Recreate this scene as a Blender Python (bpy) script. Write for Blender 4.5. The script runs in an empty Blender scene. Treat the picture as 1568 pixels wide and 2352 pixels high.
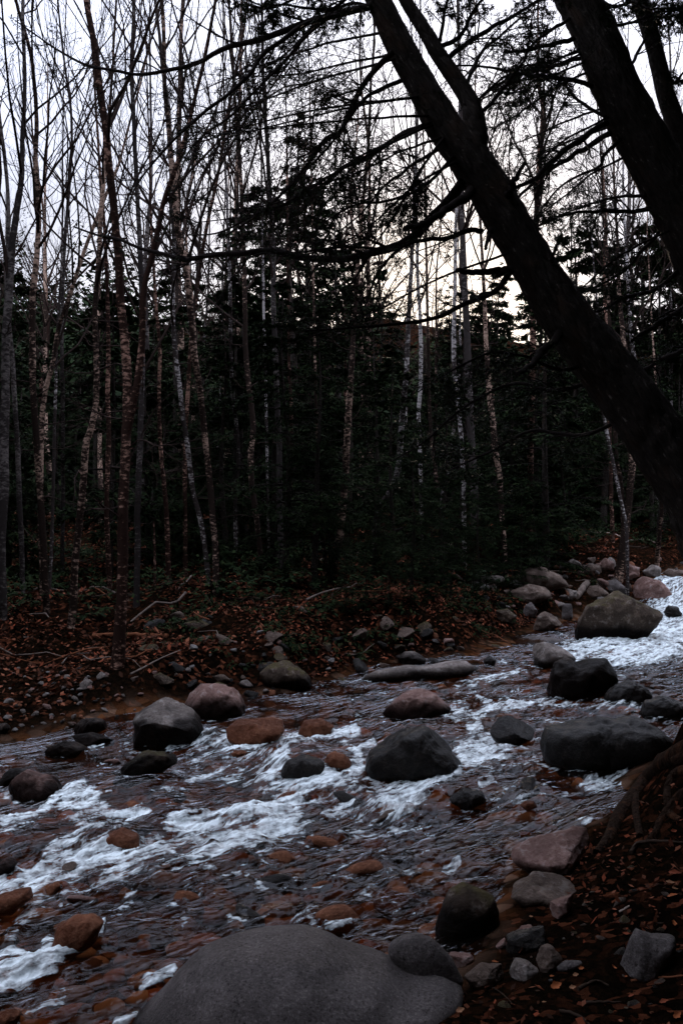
import bpy, math, random
import numpy as np
from mathutils import Vector
C = bpy.context.scene.collection
scene = bpy.context.scene
rad = math.radians

# ------------------------------------------------------------------ camera, sky, sun, exposure
FPX = 2287.0            # focal length of a 35 mm lens in units of the 1568 x 2352 tracing frame
EYE = 1.6
cam_d = bpy.data.cameras.new("camera"); cam = bpy.data.objects.new("camera", cam_d); C.objects.link(cam)
cam.location = (0, 0, EYE); cam.rotation_euler = (rad(90), 0, 0)
cam_d.sensor_fit = 'VERTICAL'; cam_d.sensor_height = 36; cam_d.lens = 35
cam_d.clip_start = 0.05; cam_d.clip_end = 2000
scene.camera = cam

SUN_EL, SUN_AZ = rad(13), rad(6)          # low sun behind the trees, a little to the right of the view
world = bpy.data.worlds.new("World"); scene.world = world; world.use_nodes = True
wn = world.node_tree.nodes; wl = world.node_tree.links
bg = wn["Background"]
sky = wn.new("ShaderNodeTexSky"); sky.sky_type = 'NISHITA'; sky.sun_disc = False
sky.sun_elevation = SUN_EL; sky.sun_rotation = SUN_AZ
sky.air_density = 1.0; sky.dust_density = 2.0; sky.ozone_density = 1.0
wtc = wn.new("ShaderNodeTexCoord"); wno = wn.new("ShaderNodeTexNoise"); wno.inputs["Scale"].default_value = 2.2
wno.inputs["Detail"].default_value = 5
wl.new(wtc.outputs["Generated"], wno.inputs["Vector"])
wcr = wn.new("ShaderNodeValToRGB"); wcr.color_ramp.elements[0].position = .25; wcr.color_ramp.elements[0].color = (.72,.72,.72,1)
wcr.color_ramp.elements[1].position = .75; wcr.color_ramp.elements[1].color = (.97,.97,.97,1)
wl.new(wno.outputs["Fac"], wcr.inputs["Fac"])
wmx = wn.new("ShaderNodeMix"); wmx.data_type = 'RGBA'
wl.new(wcr.outputs["Color"], wmx.inputs["Factor"])
wl.new(sky.outputs["Color"], wmx.inputs["A"])
wmx.inputs["B"].default_value = (6.8, 7.3, 9.1, 1)      # thin high overcast in front of the clear sky
# an overcast sky is brighter overhead than along the horizon
wsx = wn.new("ShaderNodeSeparateXYZ"); wl.new(wtc.outputs["Generated"], wsx.inputs[0])
wma = wn.new("ShaderNodeMapRange"); wl.new(wsx.outputs["Z"], wma.inputs["Value"]); wma.inputs["From Min"].default_value = .28; wma.inputs["To Min"].default_value = .80; wma.inputs["To Max"].default_value = 3.1
wmu = wn.new("ShaderNodeVectorMath"); wmu.operation = 'SCALE'; wl.new(wmx.outputs["Result"], wmu.inputs[0]); wl.new(wma.outputs["Result"], wmu.inputs["Scale"])
wl.new(wmu.outputs["Vector"], bg.inputs["Color"])
bg.inputs["Strength"].default_value = 0.1

sun_d = bpy.data.lights.new("sun", 'SUN'); sun = bpy.data.objects.new("sun", sun_d); C.objects.link(sun)
sun_d.energy = 2.0; sun_d.angle = rad(6); sun_d.color = (1.0, .80, .62)
sdir = Vector((math.sin(SUN_AZ)*math.cos(SUN_EL), math.cos(SUN_AZ)*math.cos(SUN_EL), math.sin(SUN_EL)))
sun.rotation_euler = (-sdir).to_track_quat('-Z', 'Y').to_euler(); sun.location = (0, 0, 30)

vs = scene.view_settings
vs.view_transform = 'Standard'; vs.look = 'None'; vs.exposure = 0.6; vs.gamma = 1.0; vs.use_curve_mapping = False
scene.render.engine = 'CYCLES'
cy = scene.cycles
cy.max_bounces = 4; cy.diffuse_bounces = 2; cy.glossy_bounces = 2; cy.transparent_max_bounces = 12; cy.transmission_bounces = 2
cy.sample_clamp_indirect = 2; cy.sample_clamp_direct = 2.5; cy.caustics_reflective = False; cy.caustics_refractive = False
cy.use_denoising = True; cy.denoiser = 'OPENIMAGEDENOISE'; cy.denoising_input_passes = 'RGB_ALBEDO_NORMAL'; cy.denoising_prefilter = 'ACCURATE'; cy.use_adaptive_sampling = True; cy.adaptive_threshold = 0.02

# ------------------------------------------------------------------ small maths
def hsh(ix, iy, iz, s):
    h = (ix.astype(np.int64)*73856093) ^ (iy.astype(np.int64)*19349663) ^ (iz.astype(np.int64)*83492791) ^ (s*2654435761)
    h &= 0xffffffff
    h = ((h ^ (h >> 15))*2246822519) & 0xffffffff
    h = ((h ^ (h >> 13))*3266489917) & 0xffffffff
    h ^= h >> 16
    return h/2147483647.5 - 1.0
def vnoise(x, y, z=None, s=1):
    x = np.asarray(x, float); y = np.asarray(y, float)
    ix = np.floor(x); iy = np.floor(y); fx = x-ix; fy = y-iy
    ux = fx*fx*fx*(fx*(fx*6-15)+10); uy = fy*fy*fy*(fy*(fy*6-15)+10)
    if z is None:
        z0 = np.zeros_like(ix)
        a = hsh(ix, iy, z0, s); b = hsh(ix+1, iy, z0, s); c = hsh(ix, iy+1, z0, s); d = hsh(ix+1, iy+1, z0, s)
        return (a*(1-ux)+b*ux)*(1-uy)+(c*(1-ux)+d*ux)*uy
    z = np.asarray(z, float); iz = np.floor(z); fz = z-iz; uz = fz*fz*fz*(fz*(fz*6-15)+10)
    r = 0
    for k in (0, 1):
        a = hsh(ix, iy, iz+k, s); b = hsh(ix+1, iy, iz+k, s); c = hsh(ix, iy+1, iz+k, s); d = hsh(ix+1, iy+1, iz+k, s)
        r = r+((a*(1-ux)+b*ux)*(1-uy)+(c*(1-ux)+d*ux)*uy)*(uz if k else 1-uz)
    return r
def fbm(x, y, z=None, o=4, s=1, g=.5):
    t = 0; a = 1.0; n = 0
    for k in range(o):
        t = t+a*vnoise(x*2**k+k*7.3, y*2**k-k*3.1, None if z is None else z*2**k+k*1.7, s+k); n += a; a *= g
    return t/n
def sst(a, b, x):
    t = np.clip((x-a)/(b-a), 0, 1); return t*t*(3-2*t)
def unit(v): return v/np.maximum(np.linalg.norm(v, axis=-1, keepdims=True), 1e-9)
def catmull(P, K):
    P = np.asarray(P, float); n = len(P)
    if n < 3:
        t = np.linspace(0, 1, K)[:, None]; return P[0]*(1-t)+P[-1]*t
    seg = np.linalg.norm(np.diff(P[:, :2], axis=0), axis=1)+1e-9; s = np.concatenate([[0], np.cumsum(seg)])
    q = np.linspace(0, s[-1], K); i = np.clip(np.searchsorted(s, q, 'right')-1, 0, n-2); t = ((q-s[i])/seg[i])[:, None]
    m = np.zeros_like(P); m[1:-1] = (P[2:]-P[:-2])/(s[2:]-s[:-2])[:, None]; m[0] = (P[1]-P[0])/seg[0]; m[-1] = (P[-1]-P[-2])/seg[-1]
    h = seg[i][:, None]
    return (2*t**3-3*t**2+1)*P[i]+(t**3-2*t**2+t)*h*m[i]+(-2*t**3+3*t**2)*P[i+1]+(t**3-t**2)*h*m[i+1]

# tracing frames: crops of the photograph are twice the 1568-wide tracing frame
def c1(L): return [(p[0]/2, p[1]/2)+tuple(p[2:]) for p in L]
def c2(L): return [(784+p[0]/2, p[1]/2)+tuple(p[2:]) for p in L]
def c3(L): return [(p[0]/2, 784+p[1]/2)+tuple(p[2:]) for p in L]
def c4(L): return [(784+p[0]/2, 784+p[1]/2)+tuple(p[2:]) for p in L]
def c5(L): return [(p[0]/2, 1505.3+p[1]/2)+tuple(p[2:]) for p in L]
def c6(L): return [(784+p[0]/2, 1254.4+p[1]/2)+tuple(p[2:]) for p in L]
def c7(L): return [(p[0]/2, 1881.6+p[1]/2)+tuple(p[2:]) for p in L]
def c8(L): return [(784+p[0]/2, 1724.8+p[1]/2)+tuple(p[2:]) for p in L]
KZ = .3336
def cA(L): return [(p[0]*KZ, 1568+p[1]*KZ)+tuple(p[2:]) for p in L]
def cB(L): return [(522.5+p[0]*KZ, 1568+p[1]*KZ)+tuple(p[2:]) for p in L]
def cC(L): return [(1045+p[0]*KZ, 1442.6+p[1]*KZ)+tuple(p[2:]) for p in L]
def cP(L): return L
def at(px, py, d): return np.array([(px-784)/FPX*d, d, EYE+(1176-py)/FPX*d])

# ------------------------------------------------------------------ the lie of the land
NEAR = np.array([(-9,-3),(-4,.6),(-1.6,2.15),(-.66,2.9),(.3,3.4),(.7,4.3),(.85,4.75),(1.4,5.2),(1.75,6.0),(2.5,7.1),(4.5,9.5),(8,13),(14,19),(30,34)], float)
FAR = np.array([(-14,2.5),(-6,5.6),(-3,6.7),(-2.4,7.1),(-1.74,7.9),(-.3,8.8),(.2,9.5),(1.4,10.3),(2.2,11.8),(3.3,13.6),(4.6,15.2),(5.7,17),(8.0,20),(13,26),(28,42)], float)
def sdist(x, y, L):
    """distance to a bank line, positive on its left-hand side"""
    best = np.full(x.shape, 1e9); sg = np.ones(x.shape)
    for a, b in zip(L[:-1], L[1:]):
        d = b-a; t = np.clip(((x-a[0])*d[0]+(y-a[1])*d[1])/(d@d), 0, 1)
        dx = x-a[0]-t*d[0]; dy = y-a[1]-t*d[1]; q = dx*dx+dy*dy
        m = q < best; best = np.where(m, q, best); sg = np.where(m, np.sign(d[0]*(y-a[1])-d[1]*(x-a[0])), sg)
    return np.sqrt(best)*sg
def flow_s(x, y): return x*.62+y*.78            # upstream coordinate
def zw(x, y):
    """mean water surface: a gentle fall, then a small cascade far upstream"""
    s = flow_s(x, y)
    return .012*np.maximum(s-4, 0)+.05*sst(7.2, 7.9, s)+.36*sst(14.6, 15.8, s)-.06*sst(5.0, 4.2, s)
def zg(x, y):
    x = np.asarray(x, float); y = np.asarray(y, float)
    w = zw(x, y); df = sdist(x, y, FAR)+.30*fbm(x*1.1, y*1.1, None, 4, 35, .6); dn = -sdist(x, y, NEAR)+.12*fbm(x*2, y*2, None, 3, 36)
    ch = -.30+.05*vnoise(x*2.2, y*2.2, None, 31)+.04*vnoise(x*5, y*5, None, 32)
    far = .02+.13*sst(0, .9, df)+.22*sst(.8, 3.5, df)+.028*np.maximum(df-2, 0)+sst(22, 95, df)*np.clip(df-22, 0, 95)*(.26+.10*fbm(x*.022, y*.02, None, 3, 47))
    far = far+(.13*fbm(x*1.7, y*1.7, None, 6, 41, .62)+.02*vnoise(x*11, y*11, None, 46)+.16*fbm(x*.35, y*.35, None, 3, 44))*sst(.2, 2, df)
    # the dark undercut bank in the middle stands higher than the pebble shore
    far = far+.28*np.exp(-((x-.5)/1.3)**2-((y-11.6)/1.5)**2)*sst(.2, .9, df)+.12*np.exp(-((x+1.0)/.8)**2-((y-10.2)/.8)**2)*sst(.3, 1, df)
    far = far+.20*sst(.15, .65, df)*sst(-2.7, -1.7, x)*sst(9, 5, x)
    near = .02+.10*sst(0, .5, dn)+.16*sst(.3, 1.5, dn)+.03*np.maximum(dn-1, 0)
    near = near+(.085*fbm(x*2.4, y*2.4, None, 5, 51, .6)+.02*vnoise(x*9, y*9, None, 52))*sst(.1, .8, dn)
    near = near+.74*np.exp(-((x-2.12)/.50)**2-((y-5.0)/.66)**2)*sst(-.1, .5, dn)
    f = sst(-.55, .12, df); n = sst(-.45, .1, dn)
    z = ch*(1-f)*(1-n)+far*f+near*n
    return w+z
def zw1(x, y): return float(zw(np.array([x]), np.array([y]))[0])
def zg1(x, y): return float(zg(np.array([float(x)]), np.array([float(y)]))[0])
def hit(px, py, fn=zg, dmin=1.5, dmax=70):
    """depth at which the line of sight through a pixel meets a surface"""
    d = np.geomspace(dmin, dmax, 900); x = (px-784)/FPX*d; z = EYE+(1176-py)/FPX*d
    g = z-fn(x, d); k = np.where(g <= 0)[0]
    if len(k) == 0: return dmax
    i = max(k[0], 1); a = g[i-1]/(g[i-1]-g[i]+1e-12)
    return float(d[i-1]+(d[i]-d[i-1])*np.clip(a, 0, 1))

# ------------------------------------------------------------------ mesh building
class MB:
    def __init__(s): s.v = []; s.f = []; s.n = 0
    def add(s, v, f):
        v = np.asarray(v, np.float32).reshape(-1, 3); f = np.asarray(f, np.int64)
        s.v.append(v); s.f.append(f+s.n); s.n += len(v)
    def mesh(s, name, smooth=True, origin=(0, 0, 0), attrs=None):
        me = bpy.data.meshes.new(name)
        v = np.concatenate(s.v)-np.asarray(origin, np.float32)
        me.vertices.add(len(v)); me.vertices.foreach_set("co", v.astype(np.float32).ravel())
        sizes = np.concatenate([np.full(len(f), f.shape[1]) for f in s.f]); loops = np.concatenate([f.ravel() for f in s.f])
        me.loops.add(len(loops)); me.loops.foreach_set("vertex_index", loops.astype(np.int32))
        me.polygons.add(len(sizes)); st = np.concatenate([[0], np.cumsum(sizes)[:-1]])
        me.polygons.foreach_set("loop_start", st.astype(np.int32)); me.polygons.foreach_set("loop_total", sizes.astype(np.int32))
        me.polygons.foreach_set("use_smooth", np.full(len(sizes), smooth, bool))
        me.update(calc_edges=True)
        if attrs:
            for k, a in attrs.items():
                at_ = me.attributes.new(k, 'FLOAT', 'POINT'); at_.data.foreach_set("value", np.asarray(a, np.float32))
        return me
def obj(name, mb, m, parent=None, origin=(0, 0, 0), smooth=True, attrs=None, loc=None):
    me = mb if isinstance(mb, bpy.types.Mesh) else mb.mesh(name, smooth, origin, attrs)
    if m is not None and not me.materials: me.materials.append(m)
    o = bpy.data.objects.new(name, me); C.objects.link(o)
    if parent: o.parent = parent
    elif loc is not None: o.location = loc
    else: o.location = origin
    return o
def tag(o, label, cat, group=None):
    o["label"] = label; o["category"] = cat
    if group: o["group"] = group
    return o
def thing(name, label, cat, loc, group=None):
    o = bpy.data.objects.new(name, None); C.objects.link(o); o.location = loc; o.empty_display_size = .1
    return tag(o, label, cat, group)
def dup(root, loc, rz=0, sc=1, label=None, group=None):
    r = root.copy(); C.objects.link(r); r.location = loc; r.rotation_euler = (0, 0, rz); r.scale = (sc, sc, sc)
    if label: r["label"] = label
    if group: r["group"] = group
    for ch in list(root.children):
        c = ch.copy(); C.objects.link(c); c.parent = r
    return r

def tubes(mb, P, R, S=5, cap=False, disp=None):
    """N tubes at once: P (N,K,3) centre lines, R (N,K) radii"""
    P = np.asarray(P, float); R = np.asarray(R, float)
    if P.ndim == 2: P = P[None]; R = R[None]
    N, K, _ = P.shape
    T = unit(np.gradient(P, axis=1))
    ref = np.where(np.abs(T[:, :1, 2:3]) > .8, np.array([1., 0, 0]), np.array([0., 0, 1.]))
    ref = np.broadcast_to(ref, T.shape)
    A = unit(np.cross(T, ref)); B = np.cross(T, A)
    th = np.linspace(0, 2*np.pi, S, endpoint=False)
    rr = R[:, :, None]*np.ones(S)
    V = P[:, :, None, :]+rr[..., None]*(np.cos(th)[:, None]*A[:, :, None, :]+np.sin(th)[:, None]*B[:, :, None, :])
    if disp is not None:
        V = V+(disp(V, rr))[..., None]*(np.cos(th)[:, None]*A[:, :, None, :]+np.sin(th)[:, None]*B[:, :, None, :])
    n, k, s = np.meshgrid(np.arange(N), np.arange(K-1), np.arange(S), indexing='ij')
    s2 = (s+1) % S; b = n*K*S
    F = np.stack([b+k*S+s, b+k*S+s2, b+(k+1)*S+s2, b+(k+1)*S+s], -1).reshape(-1, 4)
    mb.add(V, F)
    if cap:
        for kk in (0, K-1):
            c0 = mb.n; ring = V[0, kk]; mb.add(np.concatenate([ring, ring.mean(0)[None]]), np.stack([np.arange(S), (np.arange(S)+1) % S, np.full(S, S)], -1))
def grow(rng, P, R, n, t0, t1, lf, ang, K=5, bias=(0, 0, 0), wig=.18, rf=.5, rmin=.0012, flat=0., absl=False, taper=.75, spread=.25):
    """children of N parent lines: n each, leaving at angle ang; vectorised"""
    N, Kp, _ = P.shape; M = N*n
    idx = np.repeat(np.arange(N), n); t = rng.uniform(t0, t1, M); f = t*(Kp-1.001); i = f.astype(int); a = (f-i)[:, None]
    base = P[idx, i]*(1-a)+P[idx, i+1]*a; tan = unit(P[idx, i+1]-P[idx, i])
    r = (R[idx, i]*(1-a[:, 0])+R[idx, i+1]*a[:, 0])*rf
    Lp = np.linalg.norm(np.diff(P, axis=1), axis=2).sum(1)[idx]
    L = (lf if absl else lf*Lp)*(1-.5*t)*rng.uniform(.55, 1.3, M)
    v = rng.normal(size=(M, 3)); v -= tan*(v*tan).sum(1, keepdims=True); v[:, 2] *= 1-flat; v = unit(v)
    an = ang*(1+spread*rng.normal(size=M))[:, None]
    d = unit(np.cos(an)*tan+np.sin(an)*v)
    out = np.empty((M, K, 3)); out[:, 0] = base; p = base.copy()
    for k in range(1, K):
        d = unit(d+wig*rng.normal(size=(M, 3))+np.asarray(bias)/K)
        p = p+d*(L/(K-1))[:, None]; out[:, k] = p
    RR = np.maximum(r, rmin)[:, None]*np.linspace(1, 1-taper, K)
    return out, np.maximum(RR, rmin*.6)
def needles(mb, rng, P, n, L, W, droop=.15, t0=.1, ang=1.0, tilt=.25):
    """n small kite shaped leaf sprays along each line of P"""
    N, Kp, _ = P.shape; M = N*n
    idx = np.repeat(np.arange(N), n); t = rng.uniform(t0, 1, M); f = t*(Kp-1.001); i = f.astype(int); a = (f-i)[:, None]
    b = P[idx, i]*(1-a)+P[idx, i+1]*a; tan = unit(P[idx, i+1]-P[idx, i])
    up = np.array([0, 0, 1.])+tilt*rng.normal(size=(M, 3))
    side = unit(np.cross(tan, up))*np.where(rng.random(M) < .5, -1, 1)[:, None]
    d = unit(np.cos(ang)*tan+np.sin(ang)*side+.25*rng.normal(size=(M, 3))-np.array([0, 0, droop]))
    w = unit(np.cross(d, up)); l = (L*rng.uniform(.5, 1.35, M))[:, None]; ww = (W*rng.uniform(.6, 1.3, M))[:, None]
    V = np.stack([b, b+d*l*.45+w*ww*.5, b+d*l, b+d*l*.45-w*ww*.5], 1)
    mb.add(V, np.arange(M*4).reshape(-1, 4))

# ------------------------------------------------------------------ materials
def newmat(name):
    m = bpy.data.materials.new(name); m.use_nodes = True; m.node_tree.nodes['Principled BSDF'].inputs['Specular IOR Level'].default_value = .02
    nt = m.node_tree; return m, nt.nodes, nt.links, nt.nodes["Principled BSDF"]
def node(ns, t, **kw):
    n = ns.new(t)
    for k, v in kw.items():
        if k in n.inputs: n.inputs[k].default_value = v
        else: setattr(n, k, v)
    return n
def ramp(ns, stops):
    r = ns.new("ShaderNodeValToRGB"); e = r.color_ramp.elements
    while len(e) < len(stops): e.new(.5)
    for k, (p, c) in enumerate(stops):
        e[k].position = p; e[k].color = tuple(c)+(1,) if hasattr(c, '__len__') else (c, c, c, 1)
    return r
def mixc(ns, ls, fac, a, b):
    m = ns.new("ShaderNodeMix"); m.data_type = 'RGBA'
    for s, v in (("Factor", fac), ("A", a), ("B", b)):
        i = [q for q in m.inputs if q.name == s and q.type == ('VALUE' if s == "Factor" else 'RGBA')][0]
        if isinstance(v, bpy.types.NodeSocket): ls.new(v, i)
        else: i.default_value = v if s == "Factor" else tuple(v)+(1,)
    return [q for q in m.outputs if q.type == 'RGBA'][0]
def coords(ns, ls, scale, kind="Object", rot=(0, 0, 0)):
    tc = ns.new("ShaderNodeTexCoord"); mp = ns.new("ShaderNodeMapping"); mp.inputs["Scale"].default_value = scale; mp.inputs["Rotation"].default_value = rot
    ls.new(tc.outputs[kind], mp.inputs["Vector"]); return mp.outputs["Vector"]
def noise(ns, ls, vec, scale=1, detail=4, rough=.55):
    n = node(ns, "ShaderNodeTexNoise", Scale=scale, Detail=detail, Roughness=rough); ls.new(vec, n.inputs["Vector"]); return n.outputs["Fac"]
def bump(ns, ls, h, bs, strength=.5, dist=.02):
    b = node(ns, "ShaderNodeBump", Strength=strength, Distance=dist); ls.new(h, b.inputs["Height"]); ls.new(b.outputs["Normal"], bs.inputs["Normal"]); return b

def bark_birch(name, dark, light, cover=.5, sc=1.0):
    m, ns, ls, bs = newmat(name)
    v = coords(ns, ls, (16*sc, 16*sc, 34*sc)); n1 = noise(ns, ls, v, 1, 5, .65)
    v2 = coords(ns, ls, (2.2, 2.2, 1.3)); n2 = noise(ns, ls, v2, 1, 2, .5)
    ad = node(ns, "ShaderNodeMath", operation='MULTIPLY_ADD'); ls.new(n2, ad.inputs[0]); ad.inputs[1].default_value = .85; ad.inputs[2].default_value = -.53
    oi = ns.new("ShaderNodeObjectInfo"); am = node(ns, "ShaderNodeMath", operation='MULTIPLY_ADD'); ls.new(oi.outputs["Random"], am.inputs[0]); am.inputs[1].default_value = .14; ls.new(ad.outputs[0], am.inputs[2])
    sm = node(ns, "ShaderNodeMath", operation='ADD'); ls.new(n1, sm.inputs[0]); ls.new(am.outputs[0], sm.inputs[1])
    r = ramp(ns, [(cover-.02, 0), (cover+.12, 1)]); ls.new(sm.outputs[0], r.inputs["Fac"])
    v3 = coords(ns, ls, (30*sc, 30*sc, 60*sc)); n3 = noise(ns, ls, v3, 1, 3)
    r3 = ramp(ns, [(.3, tuple(c*.55 for c in light)), (.7, light)]); ls.new(n3, r3.inputs["Fac"])
    c = mixc(ns, ls, r.outputs["Color"], dark, r3.outputs["Color"]); ls.new(c, bs.inputs["Base Color"])
    bs.inputs["Roughness"].default_value = .75; bump(ns, ls, sm.outputs[0], bs, .8, .012)
    return m
def bark_dark(name, base, fleck, warm, tilt=0.):
    m, ns, ls, bs = newmat(name); v0 = coords(ns, ls, (1, 1, 1), rot=(0, rad(tilt), 0))
    def sc(k):
        mp = ns.new("ShaderNodeMapping"); mp.inputs["Scale"].default_value = k; ls.new(v0, mp.inputs["Vector"]); return mp.outputs["Vector"]
    v = sc((42, 42, 16)); n1 = noise(ns, ls, v, 1, 6, .72)
    vo = node(ns, "ShaderNodeTexVoronoi", Scale=1.0, feature='DISTANCE_TO_EDGE'); v4 = sc((34, 34, 7)); ls.new(v4, vo.inputs["Vector"])
    rv = ramp(ns, [(.02, 0), (.22, 1)]); ls.new(vo.outputs["Distance"], rv.inputs["Fac"])
    r = ramp(ns, [(.35, tuple(c*.4 for c in base)), (.62, base), (.72, fleck)]); ls.new(n1, r.inputs["Fac"])
    n2 = noise(ns, ls, sc((11, 11, 6)), 1, 4); r2 = ramp(ns, [(.55, 0), (.68, 1)]); ls.new(n2, r2.inputs["Fac"])
    c = mixc(ns, ls, r2.outputs["Color"], r.outputs["Color"], warm)
    ls.new(c, bs.inputs["Base Color"]); bs.inputs["Roughness"].default_value = .85
    hm = node(ns, "ShaderNodeMath", operation='MULTIPLY_ADD'); ls.new(rv.outputs["Color"], hm.inputs[0]); hm.inputs[1].default_value = .35; ls.new(n1, hm.inputs[2])
    bump(ns, ls, hm.outputs[0], bs, 1.0, .02)
    return m
def leaf_mat(name, cols, rough=.6, trans=0.0):
    m, ns, ls, bs = newmat(name)
    g = ns.new("ShaderNodeNewGeometry"); r = ramp(ns, [(k/(len(cols)-1), c) for k, c in enumerate(cols)])
    ls.new(g.outputs["Random Per Island"], r.inputs["Fac"]); ls.new(r.outputs["Color"], bs.inputs["Base Color"])
    bs.inputs["Roughness"].default_value = rough
    return m
def plain(name, c, rough=.8):
    m, ns, ls, bs = newmat(name)
    n = noise(ns, ls, coords(ns, ls, (14, 14, 14)), 1, 4); r = ramp(ns, [(.3, tuple(q*.5 for q in c)), (.7, c)]); ls.new(n, r.inputs["Fac"])
    ls.new(r.outputs["Color"], bs.inputs["Base Color"]); bs.inputs["Roughness"].default_value = rough; bump(ns, ls, n, bs, .5, .01)
    return m
def rock_mat(name, a, b, speck, lich=None, moss=None, wet_shade_tint=.06, rough=.6, bmp=.8, spec=.04, grain=55, gmix=.5):
    m, ns, ls, bs = newmat(name)
    v = coords(ns, ls, (1, 1, 1))
    n1 = noise(ns, ls, v, 7, 8, .72); r = ramp(ns, [(.36, tuple(q*.7 for q in a)), (.5, a), (.64, b)]); ls.new(n1, r.inputs["Fac"]); c = r.outputs["Color"]
    n2 = noise(ns, ls, v, grain, 5, .85); r2 = ramp(ns, [(.36, 0.0), (.45, .45), (.55, .5), (.62, 1)]); ls.new(n2, r2.inputs["Fac"])
    sp = mixc(ns, ls, r2.outputs["Color"], tuple(q*.35 for q in a), speck)
    c = mixc(ns, ls, gmix, c, sp)
    n5 = noise(ns, ls, v, 1.7, 5, .7); r5 = ramp(ns, [(.35, .45), (.65, 1.0)]); ls.new(n5, r5.inputs['Fac']); c = mixc(ns, ls, r5.outputs['Color'], tuple(q*.35 for q in a), c)
    if lich:
        n3 = noise(ns, ls, v, 14, 5, .7); r3 = ramp(ns, [(.56, 0), (.66, .8)]); ls.new(n3, r3.inputs["Fac"]); c = mixc(ns, ls, r3.outputs["Color"], c, lich)
    if moss:
        g = ns.new("ShaderNodeNewGeometry"); sx = ns.new("ShaderNodeSeparateXYZ"); ls.new(g.outputs["Normal"], sx.inputs[0])
        n4 = noise(ns, ls, v, 9, 5, .7); mu = node(ns, "ShaderNodeMath", operation='MULTIPLY'); ls.new(sx.outputs["Z"], mu.inputs[0]); ls.new(n4, mu.inputs[1])
        r4 = ramp(ns, [(.3, 0), (.5, .9)]); ls.new(mu.outputs[0], r4.inputs["Fac"]); c = mixc(ns, ls, r4.outputs["Color"], c, moss)
    aw = node(ns, "ShaderNodeAttribute", attribute_name="wet")
    dk = mixc(ns, ls, 1.0, c, (0, 0, 0)); 
    mul = ns.new("ShaderNodeMix"); mul.data_type = 'RGBA'; mul.blend_type = 'MULTIPLY'
    ins = {q.name+q.type: q for q in mul.inputs}
    ls.new(aw.outputs["Fac"], ins["FactorVALUE"]); ls.new(c, ins["ARGBA"]); ins["BRGBA"].default_value = (wet_shade_tint, wet_shade_tint*.92, wet_shade_tint*.88, 1)  # wet tint, deepened to put front-face shade into the colour
    ls.new([q for q in mul.outputs if q.type == 'RGBA'][0], bs.inputs["Base Color"])
    rr = node(ns, "ShaderNodeMapRange"); ls.new(aw.outputs["Fac"], rr.inputs["Value"]); rr.inputs["To Min"].default_value = rough; rr.inputs["To Max"].default_value = .28
    ls.new(rr.outputs["Result"], bs.inputs["Roughness"])
    hb = node(ns, "ShaderNodeMath", operation='MULTIPLY_ADD'); ls.new(n2, hb.inputs[0]); hb.inputs[1].default_value = .25; ls.new(n1, hb.inputs[2])
    bump(ns, ls, hb.outputs[0], bs, bmp, .03); bs.inputs['Specular IOR Level'].default_value = spec
    return m

# ------------------------------------------------------------------ ground: one sheet, stream bed to distant hill
def grid_faces(nr, nc, keep=None):
    i, j = np.meshgrid(np.arange(nr-1), np.arange(nc-1), indexing='ij'); b = i*nc+j
    F = np.stack([b, b+1, b+nc+1, b+nc], -1).reshape(-1, 4)
    return F if keep is None else F[keep.reshape(-1)[F].any(1)]
gx = 150*np.sinh(5.4*np.linspace(-1, 1, 440))/math.sinh(5.4)
gy = np.concatenate([np.linspace(-6, 1.9, 50), np.arange(1.93, 13, .032), np.geomspace(13, 190, 150)])
GX, GY = np.meshgrid(gx, gy); GZ = zg(GX, GY)
mb = MB(); mb.add(np.stack([GX, GY, GZ], -1), grid_faces(*GX.shape))
m_ground, ns, ls, bs = newmat("forest_soil")
v = coords(ns, ls, (1, 1, 1)); n1 = noise(ns, ls, v, 2.2, 8, .7); n2 = noise(ns, ls, v, 34, 5, .75); n3 = noise(ns, ls, v, 1.1, 4, .6)
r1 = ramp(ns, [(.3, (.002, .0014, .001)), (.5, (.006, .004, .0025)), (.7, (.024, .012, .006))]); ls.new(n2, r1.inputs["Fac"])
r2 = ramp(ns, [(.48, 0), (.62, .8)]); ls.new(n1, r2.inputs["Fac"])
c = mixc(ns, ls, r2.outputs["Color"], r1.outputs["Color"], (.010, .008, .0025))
# a carpet of old leaves: leaf sized cells, most of them near black
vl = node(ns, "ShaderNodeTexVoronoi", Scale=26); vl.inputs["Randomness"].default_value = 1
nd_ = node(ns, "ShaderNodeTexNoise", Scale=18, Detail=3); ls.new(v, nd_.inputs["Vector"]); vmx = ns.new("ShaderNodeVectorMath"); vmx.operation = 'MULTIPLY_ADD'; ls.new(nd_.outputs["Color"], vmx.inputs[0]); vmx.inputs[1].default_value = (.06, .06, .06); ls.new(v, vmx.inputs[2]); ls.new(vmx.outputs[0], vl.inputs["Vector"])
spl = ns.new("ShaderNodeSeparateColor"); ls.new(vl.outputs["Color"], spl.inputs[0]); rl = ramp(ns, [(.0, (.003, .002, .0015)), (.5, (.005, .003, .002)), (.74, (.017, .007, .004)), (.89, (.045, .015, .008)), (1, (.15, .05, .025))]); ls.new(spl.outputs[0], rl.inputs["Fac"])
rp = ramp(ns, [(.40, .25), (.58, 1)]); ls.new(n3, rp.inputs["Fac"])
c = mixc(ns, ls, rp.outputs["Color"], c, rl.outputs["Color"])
at_ = node(ns, "ShaderNodeAttribute", attribute_name="bed")
vo = node(ns, "ShaderNodeTexVoronoi", Scale=9); ls.new(v, vo.inputs["Vector"])
r3 = ramp(ns, [(0, (.08, .03, .012)), (.35, (.22, .085, .035)), (.6, (.12, .07, .045)), (.8, (.34, .19, .12)), (1, (.05, .035, .027))])
sp = ns.new("ShaderNodeSeparateColor"); ls.new(vo.outputs["Color"], sp.inputs[0]); ls.new(sp.outputs[0], r3.inputs["Fac"])
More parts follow.
